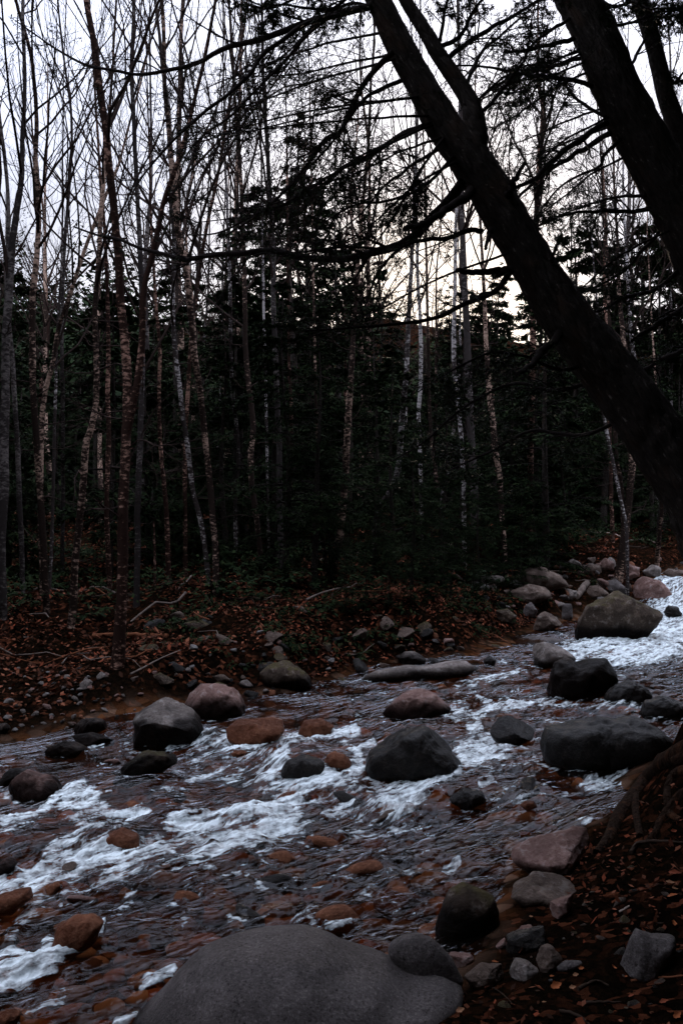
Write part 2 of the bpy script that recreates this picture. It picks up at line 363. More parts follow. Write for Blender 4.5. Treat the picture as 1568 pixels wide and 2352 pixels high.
vd = ramp(ns, [(.0, 1), (.55, .8), (.75, .12)]); ls.new(vo.outputs["Distance"], vd.inputs["Fac"])
mul = mixc(ns, ls, vd.outputs["Color"], (.02, .013, .008), r3.outputs["Color"])
c = mixc(ns, ls, at_.outputs["Fac"], c, mul)
ls.new(c, bs.inputs["Base Color"]); bs.inputs["Roughness"].default_value = 1.0; bs.inputs['Specular IOR Level'].default_value = 0.0; hg = node(ns, 'ShaderNodeMath', operation='ADD'); ls.new(n2, hg.inputs[0]); ls.new(spl.outputs[1], hg.inputs[1]); bump(ns, ls, hg.outputs[0], bs, 1.0, .03)
bed = (1-sst(-.15, .25, sdist(GX, GY, FAR)))*(1-sst(-.15, .2, -sdist(GX, GY, NEAR)))
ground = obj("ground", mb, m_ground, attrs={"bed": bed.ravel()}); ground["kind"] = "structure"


# ------------------------------------------------------------------ rocks
M_R = {
 'slate': rock_mat("slate_granite", (.030, .022, .020), (.075, .058, .054), (.42, .37, .35), bmp=.7, grain=100, gmix=.6),
 'grey': rock_mat("grey_granite", (.20, .155, .13), (.50, .41, .36), (.36, .33, .31), lich=(.30, .28, .26)),
 'pink': rock_mat("pink_granite", (.26, .135, .105), (.50, .31, .255), (.36, .27, .25), lich=(.30, .25, .23)),
 'rust': rock_mat("rust_granite", (.24, .075, .03), (.46, .19, .10), (.40, .22, .15), wet_shade_tint=.55),
 'dark': rock_mat("dark_wet_granite", (.007, .0055, .005), (.022, .017, .014), (.08, .07, .06), lich=(.05, .042, .035), wet_shade_tint=.6, rough=.30, spec=.12),
 'brown': rock_mat("brown_granite", (.13, .085, .062), (.32, .225, .17), (.22, .18, .16), lich=(.17, .145, .125)),
 'moss': rock_mat("mossy_granite", (.075, .05, .034), (.20, .135, .09), (.16, .13, .11), lich=(.20, .17, .15), moss=(.050, .040, .012)),
 'pale': rock_mat("pale_granite", (.22, .19, .175), (.40, .36, .34), (.5, .48, .46)),
}
ROCKS = []
def ico(sub):
    import bmesh
    bm = bmesh.new(); bmesh.ops.create_icosphere(bm, subdivisions=sub, radius=1)
    bm.verts.ensure_lookup_table()
    v = np.array([q.co[:] for q in bm.verts]); f = np.array([[q.index for q in p.verts] for p in bm.faces]); bm.free(); return v, f
ICO = {k: ico(k) for k in (2, 3, 4, 5, 6)}
def rock(name, label, outline, kind, on=zw, D=.8, rough=.135, facets=0, sub=5, seed=None, bottom=.35, wet=True, wl=.07, cat="rock", group=None, lift=0.0, d0=None, planes=()):
    """a rock whose front outline is traced, with its own distance, size and depth"""
    O = np.array([p[:2] for p in outline], float)
    seed = seed if seed is not None else int(O.sum()) % 9973
    rng = np.random.default_rng(seed)
    x0, x1 = O[:, 0].min(), O[:, 0].max(); yb = O[:, 1].max()-lift
    d0 = d0 or hit((x0+x1)/2, yb, on)
    a = (x1-x0)/2/FPX*d0; dd = a*D; dc = d0+dd*.55
    O = np.concatenate([O, O[:1]]); Q = np.concatenate([a_+(b_-a_)*np.linspace(0, 1, 24, endpoint=False)[:, None] for a_, b_ in zip(O[:-1], O[1:])])
    cx = (x0+x1)/2; cyy = (O[:, 1].min()*.45+O[:, 1].max()*.55)
    L = np.stack([(Q[:, 0]-cx), -(Q[:, 1]-cyy)], -1)/FPX*dc
    an = np.arctan2(L[:, 1], L[:, 0]); o = np.argsort(an); an = an[o]; rr = np.hypot(L[:, 0], L[:, 1])[o]
    kk = 9; rr = np.convolve(np.concatenate([rr[-kk:], rr, rr[:kk]]), np.ones(5)/5, 'same')[kk:-kk]
    V, F = ICO[sub]
    th = np.arctan2(V[:, 2], V[:, 0]); r = np.interp(th, np.concatenate([an-2*np.pi, an, an+2*np.pi]), np.concatenate([rr]*3))
    q = np.hypot(V[:, 0], V[:, 2])**.82
    p = np.stack([np.cos(th)*r*q, np.sign(V[:, 1])*np.abs(V[:, 1])**.9*dd, np.sin(th)*r*q], -1)
    p[:, 2] = np.where(p[:, 2] < 0, p[:, 2]*(1+bottom), p[:, 2])
    for n, h in planes:
        n = unit(np.array(n, float)); h = np.quantile(p@n, h); p = p-n*(np.maximum(p@n-h, 0)*.93)[:, None]
    for k in range(facets):
        n = unit(np.array([rng.normal(), rng.normal()-.3, rng.normal()*.6+.3])); h = np.quantile(p@n, rng.uniform(.80, .93))
        e = np.maximum(p@n-h, 0); p = p-n*(e*.85)[:, None]
    s = 1/max(a, .02); nd = unit(p)
    f = fbm(p[:, 0]*s*1.6+seed, p[:, 1]*s*1.6, p[:, 2]*s*1.6, 5, seed % 97, .5)
    g = fbm(p[:, 0]*s*7, p[:, 1]*s*7+seed, p[:, 2]*s*7, 3, seed % 89, .55)
    e = np.abs(fbm(p[:, 0]*s*3.1, p[:, 1]*s*3.1+seed, p[:, 2]*s*3.1, 3, seed % 83, .55))
    p = p+nd*((f*rough+g*rough*.22-e*rough*.5)*a)[:, None]
    c = at(cx, cyy, dc)
    W = p+c
    if on is zw: ROCKS.append((float(c[0]), float(c[1]), float(np.abs(p[:, 0]).max()*.95), float(dd*.95)))
    w = zw(W[:, 0], W[:, 1])
    wet_shade = sst(wl+.10, wl, W[:, 2]-w+.06*f) if wet else np.zeros(len(p))  # wet band, run higher so its colour carries shade on the fronts
    mb = MB(); mb.add(p, F)
    ob = obj(name, mb, M_R[kind], loc=tuple(c), attrs={"wet": wet_shade})
    return tag(ob, label, cat, group)
B, S, G = "boulder", "stone", "rock_slab"
rock(B, "squarish grey boulder with a flat sunlit top, standing in water off the left shore", c5([(622,330),(585,275),(622,215),(680,185),(740,185),(820,212),(880,255),(930,330),(915,380),(800,405),(700,415),(610,400),(590,360)]), 'grey', D=.8, facets=1, wl=.15, seed=4, planes=[((.15,-.45,.88),.72),((-.15,-.9,-.42),.80),((-.95,-.3,.1),.9)])
rock(B, "long pinkish boulder behind the squarish grey boulder, lichen blotches on its pale end", c5([(830,215),(858,160),(910,132),(1000,138),(1090,155),(1150,175),(1178,210),(1150,255),(1000,285),(880,265)]), 'pink', D=.6, facets=3)
rock(B, "dark mossy rounded boulder at the foot of the black far bank", c5([(1195,80),(1230,40),(1300,28),(1370,48),(1420,90),(1440,135),(1330,150),(1210,135)]), 'moss', on=zg, D=.7)
rock(S, "low grey stone with a flat top in the shallows left of the squarish boulder", c5([(335,325),(360,292),(430,287),(480,300),(495,335),(430,355),(350,358)]), 'brown', D=.6, facets=4)
rock(S, "flat purple-grey stone in the shallows, just below the low grey one", c5([(335,368),(400,355),(480,362),(530,388),(525,415),(430,415),(350,395)]), 'brown', D=.6, facets=4, rough=.09)
rock(S, "rounded brown stone with a lit top, lying nearest the flat purple-grey one", c5([(195,425),(230,395),(300,386),(345,400),(400,430),(390,460),(300,468),(220,458)]), 'brown', D=.6, facets=3)
rock(B, "large reddish pink boulder at the left edge above the white water", c5([(20,625),(60,565),(100,528),(200,545),(280,565),(340,592),(348,635),(200,665),(40,668)]), 'pink', D=.6, facets=5, seed=22)
rock(S, "pale rounded stone tucked behind the large reddish pink boulder", c5([(-10,580),(40,522),(80,515),(120,525),(110,560),(60,600),(0,612)]), 'pale', D=.6, facets=2, lift=8)
rock(S, "small grey rounded stone at the left edge of the pebble shore", c5([(-30,340),(-5,312),(35,310),(50,335),(20,358),(-20,360)]), 'brown', on=zg, D=.7)
rock(B, "dark brown half drowned boulder with a smooth hump below the squarish boulder", c5([(520,565),(560,505),(640,450),(700,433),(800,458),(815,490),(720,545),(600,578)]), 'moss', D=.8, wl=.12, facets=2)
rock(B, "low reddish ledge rock with water spilling over its lip, right of the squarish boulder", c5([(1035,340),(1080,300),(1200,285),(1300,297),(1310,350),(1250,395),(1130,405),(1050,385)]), 'rust', D=.6, wl=.14, facets=3, rough=.1)
rock(B, "rust coloured wet rock beside the spilling ledge rock", c5([(1365,355),(1400,300),(1480,292),(1535,325),(1510,368),(1420,378)]), 'rust', D=.6, wl=.14, rough=.1)
rock(B, "dark wet hump among the foam, left of the rusty knob", c5([(1285,545),(1320,480),(1400,455),(1480,485),(1500,540),(1400,570)]), 'dark', D=.7, wl=.2, rough=.1)
rock(S, "rusty round knob of rock in white water just left of the biggest wet boulder", cB([(660,545),(690,500),(740,478),(800,500),(850,545),(860,580),(780,605),(700,595)]), 'rust', D=.8, wl=.05)
rock(S, "orange rock breaking through thin foam in midstream", cB([(320,800),(400,760),(500,755),(560,775),(500,805),(390,825)]), 'rust', D=.6, wl=.2, lift=10)
rock(S, "small orange rock washed over below the spilling ledge rock", cB([(0,490),(50,465),(110,465),(145,480),(90,505),(20,510)]), 'rust', D=.6, wl=.2, lift=10)
rock(B, "reddish brown half drowned rock inside the left hand rapids", c5([(455,885),(480,825),(560,795),(640,825),(645,872),(540,890)]), 'rust', D=.7, wl=.15, rough=.12)
rock(S, "small black stone beside the waterline of the squarish boulder", c5([(905,382),(930,352),(980,338),(1002,350),(962,388)]), 'dark', D=.8)
rock(B, "long low flat-topped rock like a log along the far waterline", c6([(60,608),(150,575),(300,545),(420,547),(520,525),(570,528),(617,560),(600,588),(450,605),(200,615)]), 'grey', D=.22, rough=.05, wl=.03)
rock(S, "grey mottled stone on the far bank behind the long low rock", c6([(248,505),(290,485),(340,487),(395,518),(402,545),(280,550)]), 'grey', on=zg, D=.7, facets=3)
rock(B, "purple-pink rounded boulder in midstream with water parting round it", c6([(180,765),(250,710),(300,668),(370,655),(430,678),(470,718),(510,745),(440,778),(250,795)]), 'pink', D=.6, wl=.06, facets=2)
rock(B, "biggest wet boulder in midstream, black faced with a shining wet top", cP([(831,1750),(848,1712),(880,1690),(925,1672),(1000,1664),(1050,1678),(1075,1702),(1067,1740),(1052,1772),(980,1786),(890,1784),(842,1772)]), 'dark', D=.75, wl=.2, facets=3, seed=31)
rock(B, "two-humped black boulder standing below the white pool", c6([(835,605),(868,565),(960,557),(1000,530),(1045,518),(1080,545),(1130,523),(1200,520),(1240,553),(1272,610),(1245,660),(1130,692),(950,685),(840,655)]), 'brown', D=.55, wl=.28, facets=2)
rock(B, "low black boulder leaning against the two-humped one", c6([(1205,692),(1260,640),(1330,618),(1390,640),(1428,690),(1380,722),(1230,720)]), 'dark', D=.7, wl=.2)
rock(B, "brown-topped low boulder at the right edge, level with the black pair", c6([(1365,765),(1400,712),(1470,693),(1568,718),(1640,770),(1568,790),(1400,785)]), 'dark', D=.6, wl=.12)
rock(B, "huge smooth black boulder on the right, its crown dusted with moss", c6([(910,880),(940,830),(1050,800),(1200,788),(1380,798),(1460,840),(1517,890),(1490,960),(1300,1022),(1000,1012),(920,965)]), 'dark', D=.6, wl=.05, seed=12)
rock(S, "wedge shaped stone with a wet white-shining slope left of the huge black boulder", c6([(678,855),(720,785),(770,778),(860,800),(912,830),(875,875),(800,905),(700,885)]), 'dark', D=.7, facets=1, wl=.3, rough=.05, planes=[((.5,-.35,.8),.66)])
rock(B, "big mossy brown boulder beside the cascade upstream", c6([(1070,375),(1088,330),(1120,270),(1200,235),(1280,220),(1380,238),(1450,280),(1477,312),(1450,362),(1350,412),(1200,432),(1090,425)]), 'moss', on=zw, D=.6, wl=.1, facets=2)
rock(B, "rough tan boulder behind the big mossy one, dark on its right face", c6([(1330,222),(1340,170),(1400,138),(1460,155),(1510,190),(1547,232),(1450,262),(1350,240)]), 'pink', on=zg, D=.7, facets=5, wet=False)
rock(S, "pale-capped black stone in front of the upright pair upstream", c6([(858,355),(880,315),(940,298),(1000,328),(1013,355),(950,385),(862,390)]), 'brown', on=zg, D=.7, facets=3, wl=-.1)
rock(S, "small blue-grey upright stone left of the pale-capped black one", c6([(830,305),(840,265),(870,258),(902,290),(885,322),(842,322)]), 'slate', on=zg, D=.8, facets=3, wet=False)
rock(S, "square blue-grey stone standing between the pale-capped and the big mossy one", c6([(1010,325),(1015,266),(1055,260),(1062,322),(1042,342)]), 'slate', on=zg, D=.8, facets=3, wet=False)
rock(S, "smooth pale dome of stone above the big mossy boulder", c6([(1195,195),(1220,160),(1260,153),(1312,195),(1282,222),(1200,220)]), 'slate', on=zg, D=.7, wet=False)
rock(S, "dark stone with lichen spots left of the smooth pale dome", c6([(1118,225),(1140,185),(1180,178),(1227,220),(1180,245),(1130,238)]), 'brown', on=zg, D=.7, wet=False)
rock(S, "tan round stone topmost of the upstream rock pile under the trees", c6([(1180,82),(1210,52),(1250,72),(1248,108),(1190,105)]), 'pink', on=zg, D=.8, wet=False)
rock(S, "grey stone beside the stranded thick log upstream", c6([(998,222),(1020,193),(1080,203),(1085,237),(1020,245)]), 'grey', on=zg, D=.7, facets=3, wet=False)
rock(B, "grey rounded boulder with streaked sides at the lower edge of the white pool", c6([(835,520),(870,465),(930,443),(1000,458),(1072,510),(1060,545),(900,555)]), 'grey', D=.7, wl=.03, facets=3)
rock(G, "flat mottled slab lying behind the streaked grey boulder", c6([(788,455),(820,420),(900,413),(1020,430),(1013,458),(880,474),(800,474)]), 'slate', on=zg, D=.8, facets=4, wl=-.1)
rock(G, "low pale-edged ledge stone under the black far bank upstream", c6([(582,155),(620,133),(740,138),(752,162),(700,184),(600,184)]), 'grey', on=zg, D=.5, wet=False)
rock(S, "brown stone half buried below the undercut bank upstream", c6([(708,295),(760,283),(802,320),(790,354),(720,345)]), 'moss', on=zg, D=.7, wet=False)
rock(S, "brown mottled stone left of the topmost tan one", c6([(1098,115),(1140,78),(1185,88),(1192,122),(1110,128)]), 'brown', on=zg, D=.7, wet=False)
rock(S, "brown low stone right of the topmost tan one", c6([(1283,105),(1310,78),(1370,98),(1364,134),(1300,134)]), 'pink', on=zg, D=.7, wet=False)
rock(S, "grey stone on the upper bank with a cracked face, above the rough tan boulder", c6([(1378,115),(1430,88),(1480,98),(1466,134),(1390,136)]), 'grey', on=zg, D=.7, facets=4, wet=False)
rock(S, "flat rock at the right edge where the upper stream appears", c6([(1468,125),(1500,103),(1568,108),(1620,140),(1568,156),(1480,150)]), 'brown', on=zg, D=.7, wet=False)
rock(S, "red-brown rock at the right edge above the cascade", c6([(1508,165),(1568,138),(1630,160),(1600,195),(1520,195)]), 'rust', on=zg, D=.7, wet=False)
rock(S, "dark rock splitting the falling water of the cascade", c6([(1478,305),(1500,273),(1540,278),(1564,312),(1500,330)]), 'dark', on=zw, D=.7)
rock(B, "dark broad boulder in shade behind the forked driftwood", c6([(798,140),(850,98),(920,93),(1000,138),(1045,175),(900,197),(800,188)]), 'brown', on=zg, D=.7, wet=False)
rock(B, "shaded boulder directly below the dark broad one", c6([(778,205),(850,178),(940,188),(965,232),(850,266),(780,256)]), 'brown', on=zg, D=.7, wet=False)
rock(S, "small wet black pebble-round stone at the leafy waterline", c6([(648,525),(680,505),(712,520),(702,546),(660,546)]), 'dark', D=.8)
# foreground
rock(B, "huge smooth purple-grey boulder filling the bottom foreground", [(x_, y_+24 if y_ < 2330 else y_) for x_, y_ in cP([(250,2450),(300,2350),(350,2277),(420,2202),(475,2165),(530,2150),(625,2136),(690,2134),(740,2144),(790,2164),(834,2177),(891,2192),(934,2215),(974,2224),(1009,2220),(1064,2252),(1056,2274),(954,2300),(884,2318),(850,2350),(780,2430),(500,2500)])], 'slate', on=zg, D=.62, rough=.03, sub=6, wl=-.02, bottom=.1, lift=110)
rock(B, "rounded slate-grey hump behind the right shoulder of the huge foreground boulder", c8([(210,920),(230,880),(280,850),(350,838),(410,860),(460,900),(510,960),(560,1035),(540,1075),(380,1080),(260,1040)]), 'slate', on=zg, D=.5, rough=.03, sub=6, wl=-.02, d0=3.30)
rock(B, "dark brown egg shaped boulder at the water's edge right of the slate hump", c8([(428,800),(468,700),(500,640),(560,603),(640,640),(700,668),(722,740),(722,830),(640,885),(500,885),(430,850)]), 'moss', on=zg, D=.75, wl=.06, rough=.05)
rock(G, "broad tan slab with a sloping flat top beside the root mound", c8([(788,490),(800,458),(850,430),(960,388),(1060,373),(1120,353),(1205,343),(1172,420),(1105,490),(1000,545),(880,550)]), 'pink', on=zg, D=.7, facets=2, wl=.02, seed=77, planes=[((-.12,-.35,.93),.66)])
rock(G, "thin brown slab with a straight top edge below the broad tan slab", c8([(718,635),(760,600),(780,573),(860,558),(990,570),(1062,600),(1082,660),(950,690),(760,685)]), 'brown', on=zg, D=.7, facets=2, wl=.02, planes=[((.1,-.3,.94),.62)])
rock(S, "tan rounded stone on the dark bank under the thin brown slab", c8([(948,725),(960,690),(1010,668),(1080,663),(1087,690),(1000,752),(960,762)]), 'pink', on=zg, D=.7, facets=3, wet=False)
rock(S, "pale grey angular stone on the leafy bank in front of the egg shaped boulder", c8([(743,1045),(760,990),(800,958),(850,968),(900,1003),(908,1040),(820,1052)]), 'grey', on=zg, D=.8, facets=4, wet=False)
rock(S, "upright grey stone right of the pale angular one", c8([(893,965),(910,900),(945,883),(980,908),(1012,950),(1002,985),(920,1010)]), 'brown', on=zg, D=.8, facets=3, wet=False)
rock(B, "blue-grey lumpy boulder at the right among fallen leaves", c8([(1248,925),(1280,870),(1350,820),(1420,842),(1530,850),(1535,900),(1470,992),(1390,1045),(1300,1005),(1260,965)]), 'slate', on=zg, D=.7, facets=3, wet=False, rough=.1)
rock(S, "dark flat stone with an orange leaf lying on it", c8([(568,1035),(640,980),(740,978),(745,1040),(680,1085),(590,1075)]), 'brown', on=zg, D=.8, facets=3, wet=False)
rock(S, "small reddish stone touching the right end of the slate hump", c8([(493,935),(580,918),(607,950),(572,990),(520,980)]), 'pink', on=zg, D=.8, facets=3, wet=False)
rock(S, "long dark stone with a sharp shaded ridge below the egg shaped boulder", c8([(753,855),(800,830),(850,828),(960,813),(1002,820),(960,855),(850,905),(760,915)]), 'dark', on=zg, D=.6, facets=4, wet=False)
rock(S, "small tan stone at the left tip of the long dark one", c8([(708,895),(750,858),(758,890),(722,908)]), 'pink', on=zg, D=.8, wet=False)
rock(S, "tiny brown pebble beside the slate hump", c8([(548,902),(565,888),(582,905),(562,918)]), 'brown', on=zg, D=.9, sub=4, wet=False)
rock(S, "narrow dark stone lying flat right of the upright grey one", c8([(978,992),(1030,963),(1102,968),(1104,988),(1000,1010)]), 'slate', on=zg, D=.5, wet=False)
rock(S, "pale pinkish stone among leaf scraps above the long dark one", c8([(805,828),(825,805),(870,800),(890,822),(850,842)]), 'pink', on=zg, D=.7, wet=False)
rock(S, "dark drowned rock ringed by ripples below the wedge shaped stone", c8([(490,225),(560,173),(650,188),(665,230),(560,258)]), 'dark', D=.7, wl=.2)
rock(S, "small orange rock at the surface between the ripples on the right", c8([(818,250),(840,232),(880,230),(898,255),(850,272)]), 'rust', D=.7, wl=.05)
rock(S, "rust-brown round rock with a collar of foam in the lower left rapids", c7([(245,570),(262,485),(340,445),(430,440),(475,480),(440,560),(330,615),(250,632)]), 'rust', D=.75, wl=.06, rough=.1)
rock(S, "orange rock at the left edge, wet and half drowned", c7([(-60,390),(0,350),(60,328),(140,320),(152,360),(60,418),(-20,425)]), 'rust', D=.7, wl=.08, rough=.1)
rock(S, "dull pink rock at the left edge, above the orange one", c7([(-60,240),(-10,195),(40,178),(82,200),(62,245),(0,258)]), 'pink', D=.7, wl=.06)
rock(S, "reddish drowned rock in the bottom left corner", c7([(-30,930),(0,890),(60,872),(100,890),(90,935),(30,950)]), 'rust', D=.7, wl=.2, lift=6)

# stones of the left shore and of the upstream pile: each one a stone of its own
stone_me = []
for k in range(9):
    V, F = ICO[3]; r = np.random.default_rng(500+k)
    p = V*np.array([1, r.uniform(.65, .9), r.uniform(.45, .75)])
    for q in range(9):
        n = unit(r.normal(size=3)); h = np.quantile(p@n, r.uniform(.72, .9)); p = p-n*(np.maximum(p@n-h, 0)*.92)[:, None]
    p = p*(1+.13*fbm(V[:, 0]*1.8+k*5, V[:, 1]*1.8, V[:, 2]*1.8, 4, k))[:, None]
    mb = MB(); mb.add(p, F); me = mb.mesh("stone", attrs={"wet": np.zeros(len(p))}); me.materials.append(M_R[['grey', 'pink', 'brown', 'pale', 'brown', 'dark', 'pink', 'grey', 'rust'][k]]); stone_me.append(me)
bank_me = []
for k, q in ((1, 'moss'), (4, 'brown'), (6, 'dark')):
    me = stone_me[k].copy(); me.materials.clear(); me.materials.append(M_R[q]); bank_me.append(me)
rs = np.random.default_rng(77)
def scatter_stone(name, px, py, w, label, group):
    d = hit(px, py, zg); k = int(rs.integers(9))
    o = bpy.data.objects.new(name, stone_me[k]); C.objects.link(o)
    x = (px-784)/FPX*d; s = w/FPX*d/2
    o.location = (x, d, zg1(x, d)+s*.22); o.scale = (s, s, s*rs.uniform(.8, 1.2)); o.rotation_euler = (rs.normal()*.25, rs.normal()*.25, rs.uniform(0, 6.28))
    return tag(o, label, "stone", group)
for px, py, w, l in [(95,1573,23,"grey stone, largest of the row above the moss on the pebble shore"),(65,1600,19,"small orange-pink stone in the middle of the pebble shore"),(110,1625,26,"bright pale flat stone in the middle of the pebble shore"),(22,1650,24,"pink-tan stone low on the pebble shore at the left edge"),(230,1556,32,"pale flat stone lying left of the double-stemmed birch"),(22,1613,30,"flat grey-white stone near the left edge of the pebble shore"),(140,1608,20,"pinkish stone right of the bright pale flat one"),(120,1647,20,"grey pointed stone lowest on the pebble shore"),(36,1680,20,"pale small stone at the waterline of the pebble shore"),(200,1575,40,"orange tinted flat stone left of the double-stemmed birch base"),(405,1535,42,"lichen-grey stone in the pile right of the double-stemmed birch"),(355,1548,18,"white round stone in the pile right of the double-stemmed birch"),(310,1562,26,"tan stone lowest of the pile right of the double-stemmed birch"),(560,1558,22,"round tan stone against the foot of the mossy bank"),(527,1566,20,"small brown stone left of the round tan one on the mossy bank"),(738,1571,22,"small brown stone at the dark waterline right of the mossy boulder"),(750,1587,20,"flat grey stone at the dark waterline right of the mossy boulder"),(640,1478,24,"white stone on the leafy bank crest, centre"),(483,1418,14,"bright white stone alone on the forest floor, centre left"),(603,1418,14,"white stone on the orange moss beside the dark twin conifers")]:
    scatter_stone("stone", px, py, w, l, None)
n = 0
while n < 105:
    px = rs.uniform(-10, 470); py = rs.uniform(1535, 1690)
    if py > 1700-.13*px*(px/300) or (px > 250 and rs.random() < .6) or (px > 330 and py > 1585): continue
    scatter_stone("stone", px, py, rs.uniform(7, 20)*(1.25 if py > 1600 else 1), "small loose stone among many on the pebble shore at the left", "stones of the pebble shore"); n += 1
n = 0
while n < 95:
    px = rs.uniform(1060, 1580); py = rs.uniform(1285, 1400)
    if py > 1290+(1580-px)*.25+45 or py < 1275+(1568-px)*.07: continue
    scatter_stone("stone", px, py, rs.uniform(10, 44), "brown or grey stone among many in the rock pile beside the cascade", "stones of the upstream rock pile"); n += 1
n = 0
while n < 46:
    px = rs.uniform(430, 1230); py = rs.uniform(1455, 1600)
    d = hit(px, py, zg); x = (px-784)/FPX*d; q = sdist(np.array([x]), np.array([d]), FAR)[0]
    if q < -.25 or q > .9: continue
    scatter_stone("stone", px, py, rs.uniform(8, 38), "dark stone among many along the shaded foot of the far bank", "stones along the far waterline"); n += 1
n = 0
while n < 26:
    px = rs.uniform(1080, 1540); py = rs.uniform(2120, 2330)
    scatter_stone("stone", px, py, rs.uniform(5, 16), "tiny dark stone among leaf scraps on the near bank", "tiny stones of the near bank"); n += 1
n = 0
while n < 46:
    px = rs.uniform(330, 1240); py = rs.uniform(1400, 1585)
    d = hit(px, py, zg); x = (px-784)/FPX*d; q = sdist(np.array([x]), np.array([d]), FAR)[0]
    if q < -.1 or q > 2.2: continue
    o = scatter_stone("mossy_rock", px, py, rs.uniform(22, 80), "dark half buried rock among those in the undercut far bank", "half buried rocks of the far bank"); o.data = bank_me[n % 3]; o.location.z -= o.scale.z*.25; n += 1
n = 0
while n < 26:
    px = rs.uniform(1085, 1568); py = rs.uniform(1980, 2330)
    if px < 1400-(py-1980)*.9: continue
    o = scatter_stone("bank_rock", px, py, rs.uniform(20, 55), "dark rock among those packed into the near bank soil", "half buried rocks of the near bank"); o.data = bank_me[n % 3]; o.location.z -= o.scale.z*.3; n += 1
n = 0
while n < 30:
    px = rs.uniform(-10, 1350); py = rs.uniform(1650, 2130)
    d = hit(px, py, zw); x = (px-784)/FPX*d
    if sdist(np.array([x]), np.array([d]), FAR)[0] > -.2 or sdist(np.array([x]), np.array([d]), NEAR)[0] < .35 or any(((x-a_)/(b_+.12))**2+((d-c_)/(e_+.2))**2 < 1 for a_, c_, b_, e_ in ROCKS): continue
    k = [8, 6, 5, 8, 4][n % 5]; s_ = rs.uniform(.05, .13); o = bpy.data.objects.new("wet_rock", stone_me[k]); C.objects.link(o)
    o.location = (x, d, zw1(x, d)-s_*rs.uniform(.05, .3)); o.scale = (s_*1.3, s_, s_*.8); o.rotation_euler = (rs.normal()*.2, rs.normal()*.2, rs.uniform(0, 6.28)); ROCKS.append((x, d, s_*1.1, s_*.9))
    tag(o, "low wet rock among those just breaking the surface of the stream", "rock", "low rocks breaking the stream surface"); n += 1
# gravel under the water
mb = MB(); r = np.random.default_rng(9); V, F = ICO[2]; k = 0
while k < 1100:
    y = 1/r.uniform(1/13., 1/2.4); x = r.uniform(-.6, .45)*y
    if sdist(np.array([x]), np.array([y]), FAR)[0] > -.15 or sdist(np.array([x]), np.array([y]), NEAR)[0] < .15: continue
    s = r.uniform(.03, .10)*(.6+.06*y); p = V*np.array([s, s*r.uniform(.6, 1), s*r.uniform(.4, .7)])*(1+.2*vnoise(V[:, 0]*2+k, V[:, 1]*2, V[:, 2]*2, 3))[:, None]
    a = r.uniform(0, 6.28); p = np.stack([p[:, 0]*math.cos(a)-p[:, 1]*math.sin(a), p[:, 0]*math.sin(a)+p[:, 1]*math.cos(a), p[:, 2]], -1)
    mb.add(p+np.array([x, y, min(zg1(x, y)+s*.2, zw1(x, y)-.05-s*.5)]), F); k += 1
m_grav = leaf_mat("stream_gravel", [(.26, .09, .04), (.12, .07, .045), (.36, .15, .07), (.06, .04, .03), (.42, .28, .19), (.22, .10, .05)], .5)
gravel = obj("gravel", mb, m_grav); gravel["kind"] = "stuff"

# ------------------------------------------------------------------ fallen wood
M_W = {'red': plain("red_rotten_wood", (.20, .075, .038)), 'grey': plain("weathered_wood", (.20, .155, .13)), 'dark': plain("dark_wet_wood", (.05, .033, .024)), 'pale': plain("bleached_wood", (.46, .36, .30))}
def stick(name, label, pts, w, kind, on=zg, lift=.02, tip=.45, cat=None, S=10, fork=None):
    P = np.array([[p[0], p[1]] for p in pts], float); W = []
    for p in P:
        d = hit(p[0], p[1], on); W.append(((p[0]-784)/FPX*d, d))
    W = np.array(W); dm = W[:, 1].mean(); r0 = w/2/FPX*dm
    if len(W) > 2 or True: W[:, 1] = np.clip(W[:, 1], dm-.5, dm+.5)
    Q = np.array([at(p[0], p[1], d) for p, d in zip(P, W[:, 1])])
    Q[:, 2] = np.maximum(Q[:, 2], np.array([zg1(q[0], q[1]) for q in Q])+r0*.5)
    mb = MB(); K = 26; c = catmull(Q, K); c = c+.25*r0*np.stack([vnoise(np.arange(K)*.6, np.full(K, s+P[0, 0])) for s in (1., 5., 9.)], -1)
    R = r0*np.linspace(1, tip, K)*(1+.15*vnoise(np.arange(K)*.9, np.full(K, P[0, 1])))
    tubes(mb, c, R, S, cap=True)
    if fork:
        f = np.array([at(p[0], p[1], dm-.03*i) for i, p in enumerate(fork)]); tubes(mb, catmull(f, 10), np.linspace(r0*.6, r0*.2, 10)[None][0], 8, cap=True)
    o = tuple(c[K//2]); ob = obj(name, mb, M_W[kind], origin=o)
    return tag(ob, label, cat or name.replace("_", " "))
stick("fallen_log", "red rotten log on the forest floor behind the double-stemmed birch", c3([(428,1358),(530,1355),(650,1355),(772,1360)]), 13, 'red', tip=.8)
stick("fallen_branch", "straight grey branch lying just below the red rotten log", c3([(640,1385),(740,1388),(862,1396)]), 4, 'grey')
stick("fallen_branch", "thin bent branch sticking up from the dark shore left of the birch", c3([(285,1482),(312,1452),(340,1432),(378,1424),(420,1412),(465,1408),(512,1400)]), 3.2, 'grey')
stick("fallen_branch", "long brown branch slanting over the pile right of the double-stemmed birch", c3([(600,1532),(680,1490),(760,1450),(832,1420)]), 5, 'grey')
stick("fallen_branch", "short thin branch lying far left on the forest floor", c3([(110,1360),(190,1358)]), 3, 'grey')
stick("driftwood", "bleached forked driftwood lodged in the upstream rock pile", c6([(868,143),(900,178),(930,205),(924,238),(962,252)]), 6, 'pale', fork=c6([(930,205),(940,215),(975,218)]))
stick("fallen_log", "thick short pinkish log wedged among the upstream stones", c6([(1122,180),(1100,210),(1078,240)]), 15, 'grey', tip=.9)
